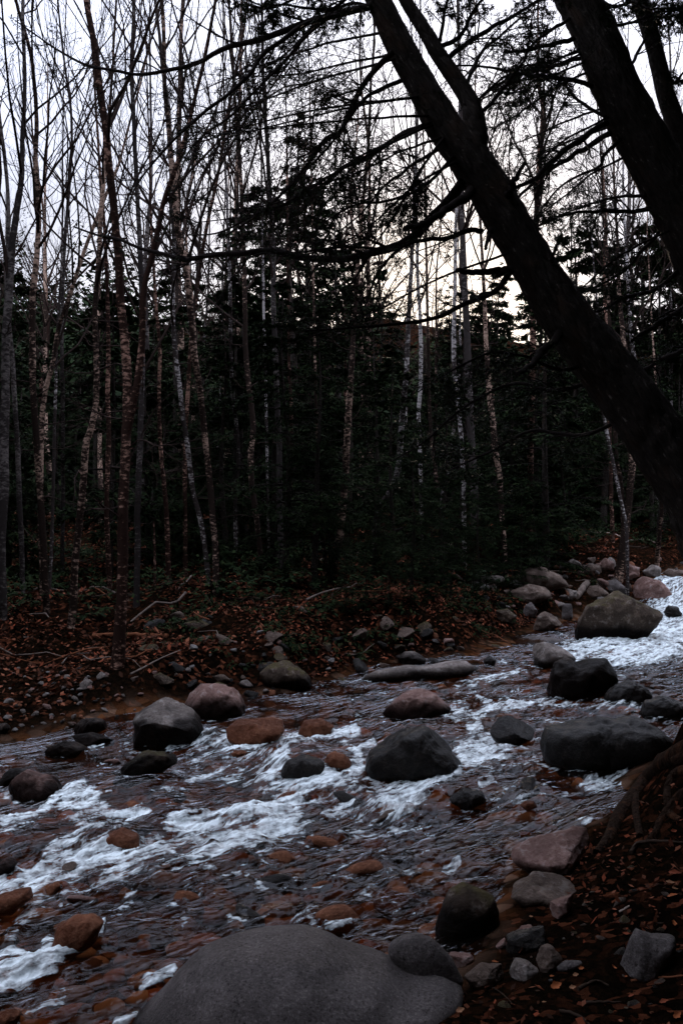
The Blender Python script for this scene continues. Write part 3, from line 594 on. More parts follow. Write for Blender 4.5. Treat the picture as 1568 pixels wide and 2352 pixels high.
stick("fallen_branch", "thin pale stick lying across the rock pile, left one", c6([(950,115),(1020,118),(1092,127)]), 3.5, 'pale')
stick("fallen_branch", "thin tan stick lying across the rock pile near the smooth pale dome", c6([(1235,152),(1290,150),(1342,156)]), 4, 'grey')
stick("fallen_branch", "bare arched branch over the leafy slope, left of the leaning pair upstream", c4([(1132,878),(1230,880),(1282,906)]), 3.5, 'pale')
stick("fallen_branch", "bare crooked branch over the leafy slope at the right", c4([(1325,916),(1400,910),(1482,962)]), 3.5, 'grey')
stick("driftwood", "crooked root-like stick lying on the black bank, centre", c6([(15,495),(60,500),(100,490),(130,465),(152,448)]), 4, 'grey')
stick("twig", "short bright wood chip on the dark near bank", c8([(1276,740),(1298,728),(1322,714)]), 5, 'pale', tip=.8)
stick("twig", "thin forked twig on the near bank in front of the huge boulder", c8([(680,1080),(740,1120),(782,1162)]), 4, 'dark', fork=c8([(770,1150),(785,1120),(800,1090)]))
stick("twig", "dark twig lying along the foot of the huge foreground boulder", c8([(135,1172),(200,1178),(265,1180)]), 6, 'grey')
stick("dead_root", "thick bare root curving over the leafy near bank", c8([(1085,1100),(1150,1065),(1190,1066),(1225,1085)]), 10, 'dark')
stick("dead_root", "straight half buried root at the bottom right", c8([(1100,1165),(1180,1160),(1282,1160)]), 9, 'dark')
stick("dead_root", "long dark root across the bottom right corner", c8([(1000,1200),(1060,1210),(1120,1245),(1160,1290)]), 9, 'dark')
stick("dead_root", "reddish root at the right edge beside the blue-grey boulder", c8([(1330,1060),(1430,1045),(1530,1040),(1600,1030)]), 7, 'red')
stick("dead_root", "dark root along the top of the step below the root mound", c8([(1330,470),(1360,430),(1440,418),(1568,425)]), 10, 'dark')

rw = np.random.default_rng(808); n = 0
while n < 70:
    px = rw.uniform(-20, 1560); d = rw.uniform(8.3, 19); x = (px-784)/FPX*d
    if sdist(np.array([x]), np.array([d]), FAR)[0] < .45: continue
    a = rw.uniform(0, 6.28); L = rw.uniform(.3, 1.5); K = 8; q = np.zeros((K, 3)); q[:, 0] = np.linspace(-.5, .5, K)*L; q[:, 1] = .12*L*vnoise(np.arange(K)*.5+n, np.zeros(K)); q[:, 2] = .05*L*vnoise(np.arange(K)*.5+n, np.ones(K))+.02
    b = q.copy(); b[:, 0] = q[:, 0]*math.cos(a)-q[:, 1]*math.sin(a)+x; b[:, 1] = q[:, 0]*math.sin(a)+q[:, 1]*math.cos(a)+d; b[:, 2] = q[:, 2]+zg(b[:, 0], b[:, 1])
    mb = MB(); tubes(mb, b, rw.uniform(.006, .018)*np.linspace(1, .4, K), 7, cap=True)
    k2 = ['grey', 'dark', 'red', 'grey'][int(rw.integers(4))]
    tag(obj("fallen_branch", mb, M_W[k2], origin=tuple(b[K//2])), "thin fallen branch among many strewn on the far bank and forest floor", "fallen branch", "fallen branches of the far bank"); n += 1

# ------------------------------------------------------------------ fallen leaves
M_L = [plain("orange_leaf", (.42, .13, .05), .55), plain("tan_leaf", (.40, .20, .11), .55), plain("red_brown_leaf", (.26, .07, .035), .55)]
def leaf(px, py, w, ang, k, label):
    d = hit(px, py, zg); x = (px-784)/FPX*d; L = w/FPX*d
    u = np.linspace(0, 1, 9); hw = .30*np.sin(np.pi*u**.8)*(1+.25*np.sin(u*17)); curl = .25*(u-.5)**2
    rw = []
    for sgn, zz in ((-1, .10), (-.5, .03), (0, 0), (.5, .03), (1, .12)):
        rw.append(np.stack([u-.5, sgn*hw, zz*np.sin(np.pi*u)+curl+.02*np.sin(9*u+sgn*3)], -1))
    V = np.stack(rw, 0)*L; mb = MB(); mb.add(V, grid_faces(5, 9))
    o = obj("fallen_leaf", mb, M_L[k], loc=(x, d, zg1(x, d)+.012)); o.rotation_euler = (math.sin(px)*.35+.2, math.cos(py)*.3, ang)
    return tag(o, label, "leaf")
for (cx, cy_, w, an, k, l) in [(705,985,36,.3,0,"orange leaf lying on the dark flat stone"),(985,1095,60,.4,0,"large orange curled leaf on the near bank below the upright stones"),(1060,1103,34,.2,1,"tan leaf right of the large curled orange one"),(1250,1010,40,1.2,0,"orange leaf standing against the blue-grey boulder's left side"),(1525,805,40,1.3,0,"orange leaf upright on the right above the blue-grey boulder"),(1520,680,52,.1,0,"broad orange leaf at the right edge, lowest of four"),(1510,620,50,.1,1,"tan-orange leaf at the right edge, third of the four down"),(1530,575,60,-.2,2,"red-brown narrow leaf at the right edge, top of the four"),(1530,648,40,.6,1,"pale tan curled leaf at the right edge between orange ones"),(190,1215,40,1.4,2,"red-brown leaf in front of the huge foreground boulder, leftmost"),(545,1208,44,.3,1,"tan orange leaf in front of the huge foreground boulder, centre"),(930,1172,24,.2,1,"small tan leaf below the large curled orange one"),(340,1242,26,.3,2,"small red-brown leaf at the bottom edge"),(1075,1045,30,.1,1,"tan leaf scrap above the thick bare root"),(1100,1015,30,.3,0,"small orange leaf right of the narrow dark stone"),(1330,1143,30,.1,2,"red-brown leaf between the two half buried roots"),(1480,1170,46,.2,2,"dull red leaf at the lower right"),(1540,1232,50,.5,0,"orange leaf in the bottom right corner"),(1425,380,40,.3,2,"dark red leaf on the root mound, left one"),(1525,380,34,.4,2,"dark red leaf on the root mound, right one"),(1240,520,40,.6,2,"small red-brown leaf on the slope of the root mound"),(965,1052,24,.3,0,"small orange leaf directly above the large curled one"),(1305,1052,20,1,0,"tiny orange leaf at the foot of the blue-grey boulder"),(905,1100,26,-.2,0,"narrow orange leaf left of the large curled one"),(870,775,22,.4,1,"tan leaf scrap between the tan stone and the egg shaped boulder")]:
    p = c8([(cx, cy_)])[0]; leaf(p[0], p[1], w*.5, an, k, l)
mb = MB(); r = np.random.default_rng(21)
def litter(n, xr, yr, size, cond):
    x = r.uniform(*xr, n); y = r.uniform(*yr, n); m = cond(x, y); x = x[m]; y = y[m]; z = zg(x, y)+.01; n = len(x)
    a = r.uniform(0, 6.28, n); L = (size*r.uniform(.5, 1.3, n))[:, None]; d = np.stack([np.cos(a), np.sin(a), .5*r.normal(size=n)], -1); w = np.stack([-np.sin(a), np.cos(a), .5*r.normal(size=n)], -1)
    b = np.stack([x, y, z], -1); mb.add(np.stack([b, b+d*L*.5+w*L*.28, b+d*L, b+d*L*.5-w*L*.28], 1), np.arange(n*4).reshape(-1, 4))
dF = lambda x, y: sdist(x, y, FAR); dN = lambda x, y: -sdist(x, y, NEAR)
patch = lambda x, y: fbm(x*.8, y*.8, None, 3, 301)
litter(30000, (-2, 3.5), (9, 13), .04, lambda x, y: (dF(x, y) > .2) & (patch(x*1.7, y*1.7)+.5*r.random(len(x)) > .2))
litter(60000, (-7, 9), (7, 17), .05, lambda x, y: (dF(x, y) > .35) & (patch(x, y)+.45*r.random(len(x)) > .16))
litter(50000, (-9, 14), (12, 30), .075, lambda x, y: (dF(x, y) > .8) & (patch(x, y)+.3*r.random(len(x)) > .12))
litter(11000, (-.9, 3.2), (2.2, 6.5), .026, lambda x, y: (dN(x, y) > .12) & (patch(x*2, y*2)+.45*r.random(len(x)) > .16))
m_lit = leaf_mat("leaf_litter", [(.03, .014, .009), (.22, .055, .026), (.02, .012, .008), (.06, .022, .012), (.28, .10, .055), (.025, .014, .009), (.12, .035, .018), (.015, .010, .007)], .7)
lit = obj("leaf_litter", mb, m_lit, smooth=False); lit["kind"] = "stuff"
# ------------------------------------------------------------------ water
FOAM = [  # stroke of foam, a few of painted sparkle, in a tracing frame, half width there, strength
 (cA,[(545,770),(460,790),(400,820),(330,880),(250,930),(150,960),(20,985)],34,1),(cA,[(600,815),(640,870),(720,920),(850,935),(990,925)],40,1),
 (cA,[(500,830),(560,900),(610,960),(650,1010),(720,1010)],70,.85),(cA,[(800,980),(700,1030),(600,1070)],45,.7),(cA,[(600,1000),(560,1090),(480,1160),(350,1175)],50,.75),
 (cA,[(0,1010),(150,1005),(300,960),(420,930)],30,.55),(cA,[(80,1060),(300,1040),(450,1060)],45,.35),
 (cA,[(1180,425),(1300,425),(1400,400),(1480,375),(1568,400)],30,.8),(cA,[(1330,530),(1350,620),(1330,680)],30,.5),(cA,[(1568,560),(1480,615),(1380,650),(1300,690)],24,.65),
 (cA,[(1250,480),(1400,500),(1568,470)],40,.45),(cA,[(620,440),(650,465),(700,450)],16,.8),(cA,[(800,380),(900,400)],25,.4),
 (cA,[(520,640),(640,660),(760,560),(860,530)],55,.33),(cA,[(1100,800),(1250,780),(1180,860)],45,.4),
 (cA,[(1568,940),(1450,960),(1300,975),(1180,985)],38,1),(cA,[(1568,1020),(1400,1050),(1250,1080),(1150,1120),(1060,1140)],55,.8),(cA,[(1100,1150),(900,1140),(800,1120)],40,.45),
 (cB,[(0,430),(150,420),(300,400),(450,380),(600,365),(750,370),(880,355)],36,1),(cB,[(160,470),(350,460),(500,430),(620,400)],45,.75),
 (cB,[(0,570),(120,540),(250,500)],60,.5),(cB,[(385,570),(300,580),(230,620),(330,650),(450,675),(600,690),(750,650),(850,610),(925,580)],46,1),
 (cB,[(150,680),(280,720),(420,730),(520,740)],55,.6),(cB,[(600,750),(720,720),(850,700)],50,.75),(cB,[(0,620),(120,650),(200,690)],40,.5),
 (cB,[(810,425),(880,470),(905,520),(880,570)],28,.85),(cB,[(1005,410),(920,440),(880,470)],18,.8),
 (cB,[(480,805),(400,850),(280,900),(160,915),(10,945)],46,1),(cB,[(640,760),(540,800)],40,.7),(cB,[(430,900),(300,970),(150,1040),(0,1080)],75,.85),(cB,[(560,980),(400,1030),(250,1110),(100,1160)],50,.55),
 (cB,[(860,830),(760,870),(660,900)],26,.75),(cB,[(900,740),(780,770),(650,820)],40,.5),
 (cB,[(1568,635),(1480,680),(1400,740),(1320,780),(1250,850),(1110,890)],50,.95),(cB,[(1060,850),(1090,760),(1180,715),(1250,700)],45,.85),(cB,[(1200,830),(1300,850),(1180,930),(1080,960)],50,.6),
 (cB,[(930,940),(1030,1000),(900,1020),(800,1050)],55,.5),(cB,[(1350,900),(1250,960),(1150,1000)],60,.35),
 (cB,[(1568,180),(1500,215)],30,.8),(cB,[(1568,285),(1480,245)],22,.6),(cB,[(900,230),(930,260),(870,290)],30,.45),(cB,[(200,320),(290,318)],12,.6),(cB,[(1050,95),(1120,110)],20,.5),
 (cC,[(810,170),(950,150),(1050,110),(1200,90),(1350,75),(1568,60)],46,1),(cC,[(860,220),(1000,200),(1200,190),(1400,170),(1600,170)],58,1),(cC,[(1400,60),(1470,20),(1600,-20)],60,1),(cC,[(1480,-40),(1568,-80),(1650,-100)],45,.9),
 (cC,[(1430,-50),(1500,-110),(1568,-190),(1660,-240)],58,1),(cC,[(1480,-20),(1560,-80),(1660,-140)],60,1),(cC,[(1000,250),(1250,250),(1568,230)],30,.6),(cC,[(0,575),(150,590),(250,560),(400,545),(550,535),(700,515),(820,530)],24,.85),(cC,[(170,490),(240,515)],26,.85),(cC,[(290,470),(450,465),(560,500)],32,.5),
 (cC,[(0,415),(100,370),(250,340),(420,315),(470,300)],26,.6),(cC,[(30,430),(220,400),(420,390)],40,.3),(cC,[(0,640),(120,630),(180,600)],30,.7),(cC,[(60,520),(0,550)],30,.7),
 (cC,[(50,870),(150,810),(260,790),(330,780)],55,.9),(cC,[(80,920),(220,910),(350,905)],50,.85),(cC,[(0,1010),(80,970),(200,940)],50,.8),(cC,[(100,700),(160,680)],24,.8),(cC,[(400,820),(520,770),(590,730)],28,.5),
 (cC,[(890,1085),(1000,1050),(1110,1055),(1250,1005)],34,.85),(cC,[(960,1110),(1100,1090)],25,.5),(cC,[(800,540),(1000,530),(1250,530)],34,.45),(cC,[(1140,330),(1350,330),(1568,310)],45,.3),(cC,[(1400,640),(1568,630)],60,.42),  # faint strokes here are sparkle painted as foam
 (cC,[(600,640),(760,600),(830,610)],28,.4),(cC,[(200,1000),(420,960),(560,930)],40,.35),
 (cC,[(760,60),(830,70),(800,100)],25,.6),(cC,[(340,235),(280,230)],16,.6),(cC,[(1500,-130),(1600,-140)],20,.8),(cC,[(700,545),(560,560)],25,.4),
 (c7,[(200,215),(300,190),(450,172),(600,165),(720,125)],42,1),(c7,[(-20,290),(100,275),(190,285)],42,1),(c7,[(180,245),(400,240),(540,235)],52,.75),(c7,[(800,105),(930,85),(1060,105)],55,.65),(c7,[(900,200),(1020,150),(1130,110)],45,.65),
 (c7,[(640,200),(760,200),(860,230)],45,.42),(c7,[(150,340),(175,400),(110,430),(50,540)],30,.6),(c7,[(220,330),(400,320)],35,.5),(c7,[(-20,640),(50,632),(110,650),(170,662),(260,640),(390,610)],26,1),
 (c7,[(240,660),(140,700),(40,730),(-20,750)],58,.95),(c7,[(225,550),(200,625)],24,.7),(c7,[(472,450),(462,540)],12,.7),(c7,[(660,745),(780,690)],26,.8),(c7,[(540,930),(620,885)],22,.7),(c7,[(600,350),(570,405)],22,.6),
 (c7,[(1000,270),(1120,260)],30,.35),(c7,[(850,470),(860,440)],20,.5),(c7,[(1380,480),(1440,430)],26,.45),(c7,[(1500,520),(1568,510)],16,.7),(c7,[(330,750),(250,830),(150,860)],50,.35),
 (c8,[(285,600),(350,575),(410,550)],13,.8),(c8,[(465,555),(535,515)],13,.8),(c8,[(640,160),(695,148)],14,.8),(c8,[(150,250),(250,220),(380,190)],60,.6),(c8,[(60,310),(150,300)],60,.45),(c8,[(1120,165),(1220,150),(1310,115)],22,.85),
 (c8,[(700,240),(860,190),(1000,180)],34,.38),(c8,[(850,285),(1000,340)],30,.3),(c8,[(0,820),(40,808)],14,.8),(c8,[(960,330),(1120,325)],24,.45),
]
DOMES = [(cA,[(900,740)],330,110,.07),(cA,[(1150,850)],200,70,.03),(cA,[(150,1090)],300,80,.04),(cB,[(500,520)],200,90,.05),(cB,[(80,860)],160,90,.06),(c7,[(640,560)],150,60,.03),(c7,[(1050,330)],250,70,.03),(c7,[(500,100)],160,60,.05),(cB,[(1300,340)],260,70,.05),(c8,[(600,480)],180,60,.02)]
wv = np.concatenate([np.linspace(1/36., 1/13., 130, endpoint=False), np.linspace(1/13., 1/1.9, 800)])
wu = np.concatenate([np.linspace(-.75, -.37, 60, endpoint=False), np.linspace(-.37, .37, 860), np.linspace(.37, 1.0, 80)[1:]])
WU, WV = np.meshgrid(wu, wv); WY = 1/WV; WX = WU*WY
# keep the mesh spacing, but drift it a little so that no row lines up with anything
WS = WX*.78+WY*.62; WT = -WX*.62+WY*.78
warp = .10*fbm(WX*1.3, WY*1.3, None, 3, 61)
Z0 = zw(WX, WY)
fo = np.zeros(WX.shape)
def seg_mask(fr, pts, hw):
    out = np.zeros(WX.shape); P = []; hw = 1.15*hw*(.5 if fr in (c7, c8) else KZ); pts = fr(pts)
    for p in pts:
        d = hit(p[0], p[1], zw); P.append((float((p[0]-784)/FPX*d), d))
    for (ax, ay), (bx, by) in zip(P[:-1], P[1:]):
        d = (ay+by)/2; sx = hw/FPX*d*1.25; sy = hw*d*d/(1.5*FPX)*1.25
        m = (WX > min(ax, bx)-sx) & (WX < max(ax, bx)+sx) & (WY > min(ay, by)-sy) & (WY < max(ay, by)+sy)
        if not m.any(): continue
        x = (WX[m]-ax)/sx; y = (WY[m]-ay)/sy; ex = (bx-ax)/sx; ey = (by-ay)/sy
        t = np.clip((x*ex+y*ey)/(ex*ex+ey*ey+1e-9), 0, 1); q = np.hypot(x-t*ex, y-t*ey)
        out[m] = np.maximum(out[m], np.clip(1.25-q, 0, 1))
    return out
for fr, pts, hw, st in FOAM:
    fo = np.maximum(fo, sst(0, .9, seg_mask(fr, pts, hw))*st)
# lace: noise drawn out along the current breaks the white water into strands
lace = fbm(WS*3.2+warp*20, WT*15+warp*30, None, 5, 71, .68); lace2 = fbm(WX*30, WY*22, None, 3, 75, .65); web = 1-np.abs(fbm(WS*6+warp*25, WT*16, None, 4, 79, .62))*2.6
fm_ = sst(.0, .3, fo)
pres = fo*1.15+(.75*lace+.25*lace2+.22*web)*fm_-.20
foam = np.clip(pres*.80, 0, 1); up = np.zeros(WX.shape)
glint = fbm(WS*11, WT*34, None, 3, 83, .6)
# broken water where the current meets and leaves each boulder
for (rx_, ry_, ra, rd) in ROCKS:
    m = (np.abs(WX-rx_) < ra*2.2) & (np.abs(WY-ry_) < rd*3+.1)
    if not m.any(): continue
    x = (WX[m]-rx_)/ra; y = (WY[m]-ry_)/rd; q = np.hypot(x, y); ds = -(x*.78+y*.62)/np.maximum(q, .1)
    k = np.exp(-((q-1.05)/.16)**2)*(.30+.35*np.maximum(ds, 0)+.15*np.maximum(-ds, 0))+.30*np.exp(-((q-1.5)/.45)**2)*np.maximum(ds-.55, 0)*2
    foam[m] = np.maximum(foam[m], np.clip(k+.45*lace[m]+.2*lace2[m]-.10, 0, .8)*(k > .05)); up[m] += .018*np.exp(-((q-1.0)/.35)**2)*np.maximum(-ds, 0)
rif = sst(-.15, .35, fbm(WX*.9, WY*.9, None, 3, 85)+.35*fo)
glint2 = fbm(WS*16, WT*52, None, 2, 89, .6)
foam = np.maximum(foam, .75*sst(.28, .60, glint)*rif*sst(.0, .3, fbm(WS*2.5, WT*7, None, 3, 87)+.2*fo))  # sky glints painted as pale flecks in the foam mask
foam = np.maximum(foam, .55*sst(.42, .64, glint2)*sst(-.02, .4, fbm(WX*1.4, WY*1.1, None, 3, 86)))  # finer painted glints in the same mask
rip = .042*fbm(WS*1.3+warp*4, WT*3.4+warp*5, None, 3, 91)+.026*fbm(WS*3.2+warp*10, WT*11+warp*12, None, 4, 95, .6)+.008*fbm(WS*12, WT*30, None, 3, 99, .6)
lump = fo*(.012+.045*fbm(WS*3, WT*8, None, 5, 107, .62))+foam*(.002+.010*fbm(WX*24, WY*20, None, 3, 104, .65))
quiet = 1-.55*sst(9, 8, WY)*sst(1.2, .2, sdist(WX, WY, FAR)*-1)
dome = np.zeros(WX.shape)
for fr, pts, rx, ry, h in DOMES:
    p = fr(pts)[0]; k = .5 if fr in (c7, c8) else KZ; d = hit(p[0], p[1], zw); x0 = (p[0]-784)/FPX*d
    ex = rx*k/FPX*d; ey = ry*k*d*d/(1.5*FPX); sx = (WX-x0)*.9+(WY-d)*.3; sy = (WY-d)*.9-(WX-x0)*.3
    dome += h*np.exp(-(sx/ex)**2-(sy/ey)**2)
WZ = Z0+rip*quiet+lump+dome+up
keep = (sdist(WX, WY, FAR) < .7) & (-sdist(WX, WY, NEAR) < .5)
F = grid_faces(*WX.shape, keep=keep)[:, ::-1]
used = np.unique(F); remap = -np.ones(WX.size, np.int64); remap[used] = np.arange(len(used))
mb = MB(); mb.add(np.stack([WX.ravel(), WY.ravel(), WZ.ravel()], -1)[used], remap[F])
m_water, ns, ls, bs = newmat("stream_water")
ns.remove(bs); out = [n for n in ns if n.type == 'OUTPUT_MATERIAL'][0]
vf = coords(ns, ls, (1, 1, 1), rot=(0, 0, rad(-38.5)))
mp = ns.new("ShaderNodeMapping"); mp.inputs["Scale"].default_value = (4.5, 19, 8); ls.new(vf, mp.inputs["Vector"]); nb = noise(ns, ls, mp.outputs["Vector"], 1, 2.5, .6)
mp2 = ns.new("ShaderNodeMapping"); mp2.inputs["Scale"].default_value = (13, 46, 20); ls.new(vf, mp2.inputs["Vector"]); nb2 = noise(ns, ls, mp2.outputs["Vector"], 1, 1, .5)
hb = node(ns, "ShaderNodeMath", operation='MULTIPLY_ADD'); ls.new(nb2, hb.inputs[0]); hb.inputs[1].default_value = .35; ls.new(nb, hb.inputs[2])
nlow = noise(ns, ls, coords(ns, ls, (1.5, 1.9, 1)), 1, 2, .5); rlow = ramp(ns, [(.38, .10), (.62, 1.0)]); ls.new(nlow, rlow.inputs["Fac"])   # smooth tongues between choppy water
bp = node(ns, "ShaderNodeBump", Strength=.7, Distance=.05); ls.new(hb.outputs[0], bp.inputs["Height"]); ls.new(rlow.outputs["Color"], bp.inputs["Strength"])
fr = node(ns, "ShaderNodeFresnel", IOR=1.30)
gl = node(ns, "ShaderNodeBsdfGlossy", Roughness=.08); gl.inputs["Color"].default_value = (.55, .57, .60, 1); ls.new(bp.outputs["Normal"], gl.inputs["Normal"])
tr = node(ns, "ShaderNodeBsdfTransparent"); tr.inputs["Color"].default_value = (.72, .50, .35, 1)
df_ = node(ns, "ShaderNodeBsdfDiffuse"); df_.inputs["Color"].default_value = (.010, .008, .006, 1)
mx0 = ns.new("ShaderNodeMixShader"); mx0.inputs[0].default_value = .2; ls.new(tr.outputs[0], mx0.inputs[1]); ls.new(df_.outputs[0], mx0.inputs[2])
mx1 = ns.new("ShaderNodeMixShader"); ls.new(fr.outputs[0], mx1.inputs[0]); ls.new(mx0.outputs[0], mx1.inputs[1]); ls.new(gl.outputs[0], mx1.inputs[2])
fa = node(ns, "ShaderNodeAttribute", attribute_name="foam")  # foam together with the painted glints
mp3 = ns.new("ShaderNodeMapping"); mp3.inputs["Scale"].default_value = (7, 36, 14); ls.new(vf, mp3.inputs["Vector"]); ns1 = noise(ns, ls, mp3.outputs["Vector"], 1, 3, .65)
nf = noise(ns, ls, coords(ns, ls, (24, 20, 22)), 1, 3, .65)
na = node(ns, "ShaderNodeMath", operation='MULTIPLY_ADD'); ls.new(nf, na.inputs[0]); na.inputs[1].default_value = .7; na.inputs[2].default_value = -.52
nb_ = node(ns, "ShaderNodeMath", operation='MULTIPLY_ADD'); ls.new(ns1, nb_.inputs[0]); nb_.inputs[1].default_value = 1.9; ls.new(na.outputs[0], nb_.inputs[2])
sb = node(ns, "ShaderNodeMath", operation='SUBTRACT'); ls.new(fa.outputs["Fac"], sb.inputs[0]); ls.new(nb_.outputs[0], sb.inputs[1])
mr = node(ns, "ShaderNodeMapRange"); mr.inputs["From Min"].default_value = -.34; mr.inputs["From Max"].default_value = .30; ls.new(sb.outputs[0], mr.inputs["Value"])
ft = node(ns, "ShaderNodeMapRange"); ft.inputs["From Max"].default_value = .25; ls.new(fa.outputs["Fac"], ft.inputs["Value"])
fm = node(ns, "ShaderNodeMath", operation='MULTIPLY'); fm.use_clamp = True; ls.new(mr.outputs["Result"], fm.inputs[0]); ls.new(ft.outputs["Result"], fm.inputs[1])
fd = ns.new("ShaderNodeBsdfPrincipled"); fd.inputs["Base Color"].default_value = (.84, .93, .94, 1); fd.inputs["Roughness"].default_value = .45
bp2 = node(ns, "ShaderNodeBump", Strength=.5, Distance=.02); ls.new(nf, bp2.inputs["Height"]); ls.new(bp2.outputs["Normal"], fd.inputs["Normal"])
mx2 = ns.new("ShaderNodeMixShader"); ls.new(fm.outputs[0], mx2.inputs[0]); ls.new(mx1.outputs[0], mx2.inputs[1]); ls.new(fd.outputs[0], mx2.inputs[2])
ls.new(mx2.outputs[0], out.inputs["Surface"])
water = obj("water", mb, m_water, attrs={"foam": foam.ravel()[used]}); water["kind"] = "structure"


# ------------------------------------------------------------------ trees
M_B = {'tan': bark_birch("yellow_birch_bark", (.030, .020, .016), (.66, .44, .33), .50),
       'red': bark_birch("red_birch_bark", (.030, .016, .012), (.52, .30, .22), .50),
       'white': bark_birch("paper_birch_bark", (.045, .035, .032), (.66, .60, .57), .47),
       'grey': bark_birch("grey_maple_bark", (.040, .033, .031), (.22, .19, .175), .50)}
M_HB = bark_dark("hemlock_bark", (.060, .050, .043), (.36, .32, .29), (.06, .042, .032), tilt=31)
M_TW = plain("twig_bark", (.045, .030, .025)); M_TWD = plain("dark_twig_bark", (.022, .017, .015))
M_ND = leaf_mat("hemlock_needles", [(.006, .012, .005), (.014, .024, .009), (.020, .029, .010), (.009, .016, .008)], .8)
M_NN = leaf_mat("near_hemlock_needles", [(.010, .016, .007), (.018, .026, .010), (.022, .028, .012)], .6)

def stem_line(pts, d, K=70, top=11.0, ground=True, lean=0.0, rng=None):
    """pixel trace of a trunk -> centre line and radii, run on upward past the frame and down into the ground"""
    P = [p for p in pts]; n = len(P)
    w = np.interp(np.arange(n), [i for i, p in enumerate(P) if len(p) > 2], [p[2] for p in P if len(p) > 2])
    Q = np.array([at(p[0], p[1], d) for p in P]); R = w/2/FPX*d
    if Q[0, 2] > Q[-1, 2]: Q = Q[::-1]; R = R[::-1]
    if ground:
        g = zg1(Q[0, 0], d)
        if Q[0, 2] > g+.02: Q = np.concatenate([[Q[0]+(Q[0]-Q[1])/max(abs(Q[1, 2]-Q[0, 2]), .05)*(Q[0, 2]-g+.15)], Q]); R = np.concatenate([[R[0]*1.12], R])
        else: Q = np.concatenate([[[Q[0, 0], d, g-.15]], Q]); R = np.concatenate([[R[0]*1.12], R])
    if top and Q[-1, 2] < top:
        k = max(0, len(Q)-4); dr = unit((Q[-1]-Q[k])[None])[0]; dr = unit((dr+np.array([0, 0, .5]))[None])[0]; L = (top-Q[-1, 2])/max(dr[2], .3)
        for q in (.35, .7, 1): Q = np.concatenate([Q, [Q[-1]+dr*L*.35]]); R = np.concatenate([R, [max(R[-1]*.6, .006)]])
    if rng is not None:
        z = Q[:, 2]; ph = rng.uniform(0, 50); Q[:, 1] += lean*(z-z[0])+.012*d*vnoise(z*.5+ph, z*0+ph)
    c = catmull(np.concatenate([Q, R[:, None]], 1)[:, [0, 2, 1, 3]], K)
    z = c[:, 1]; ph = (rng.uniform(0, 50) if rng is not None else 0.); wob = .55*R.mean()
    c[:, 0] += wob*fbm(z*1.6+ph, z*0+ph, None, 3, 3); c[:, 2] += wob*fbm(z*1.6+ph, z*0+ph+9, None, 3, 4)
    return c[:, [0, 2, 1]], np.maximum(c[:, 3], .003)
def zi(c, z): return float(np.clip(np.interp(z, c[:, 2], np.linspace(0, 1, len(c))), 0, 1))

def bare_crown(mb, rng, stems, z0, dens=1.0, up=.9, fine=3, low=6, span=.30):
    for c, R in stems:
        P = c[None]; RR = R[None]; t0 = zi(c, z0)
        if t0 > .92: t0 = .6
        n = max(6, int(16*dens))
        b1, r1 = grow(rng, P, RR, n, t0, .97, span, .65, 9, (0, 0, up), .13, .55, .004)
        b2, r2 = grow(rng, b1, r1, 5, .25, .95, .5, .6, 7, (0, 0, .5), .16, .55, .0024)
        b3, r3 = grow(rng, b2, r2, 5, .2, .95, .55, .6, 5, (0, 0, .3), .2, .6, .0014)
        tubes(mb, b1, r1, 5); tubes(mb, b2, r2, 4); tubes(mb, b3, r3, 3)
        if fine > 3:
            b4, r4 = grow(rng, b3, r3, 3, .3, .95, .6, .6, 4, (0, 0, .2), .2, .7, .0015); tubes(mb, b4, r4, 3)
        if low:
            l1, q1 = grow(rng, P, RR, low, .12, max(t0, .3), .9, 1.25, 8, (0, 0, .25), .22, .2, .0025, absl=True); l1r = np.minimum(q1, .006)
            l2, q2 = grow(rng, l1, l1r, 5, .25, .95, .5, .7, 5, (0, 0, .1), .25, .7, .0016); tubes(mb, l1, l1r, 4); tubes(mb, l2, q2, 3)
TREES = []
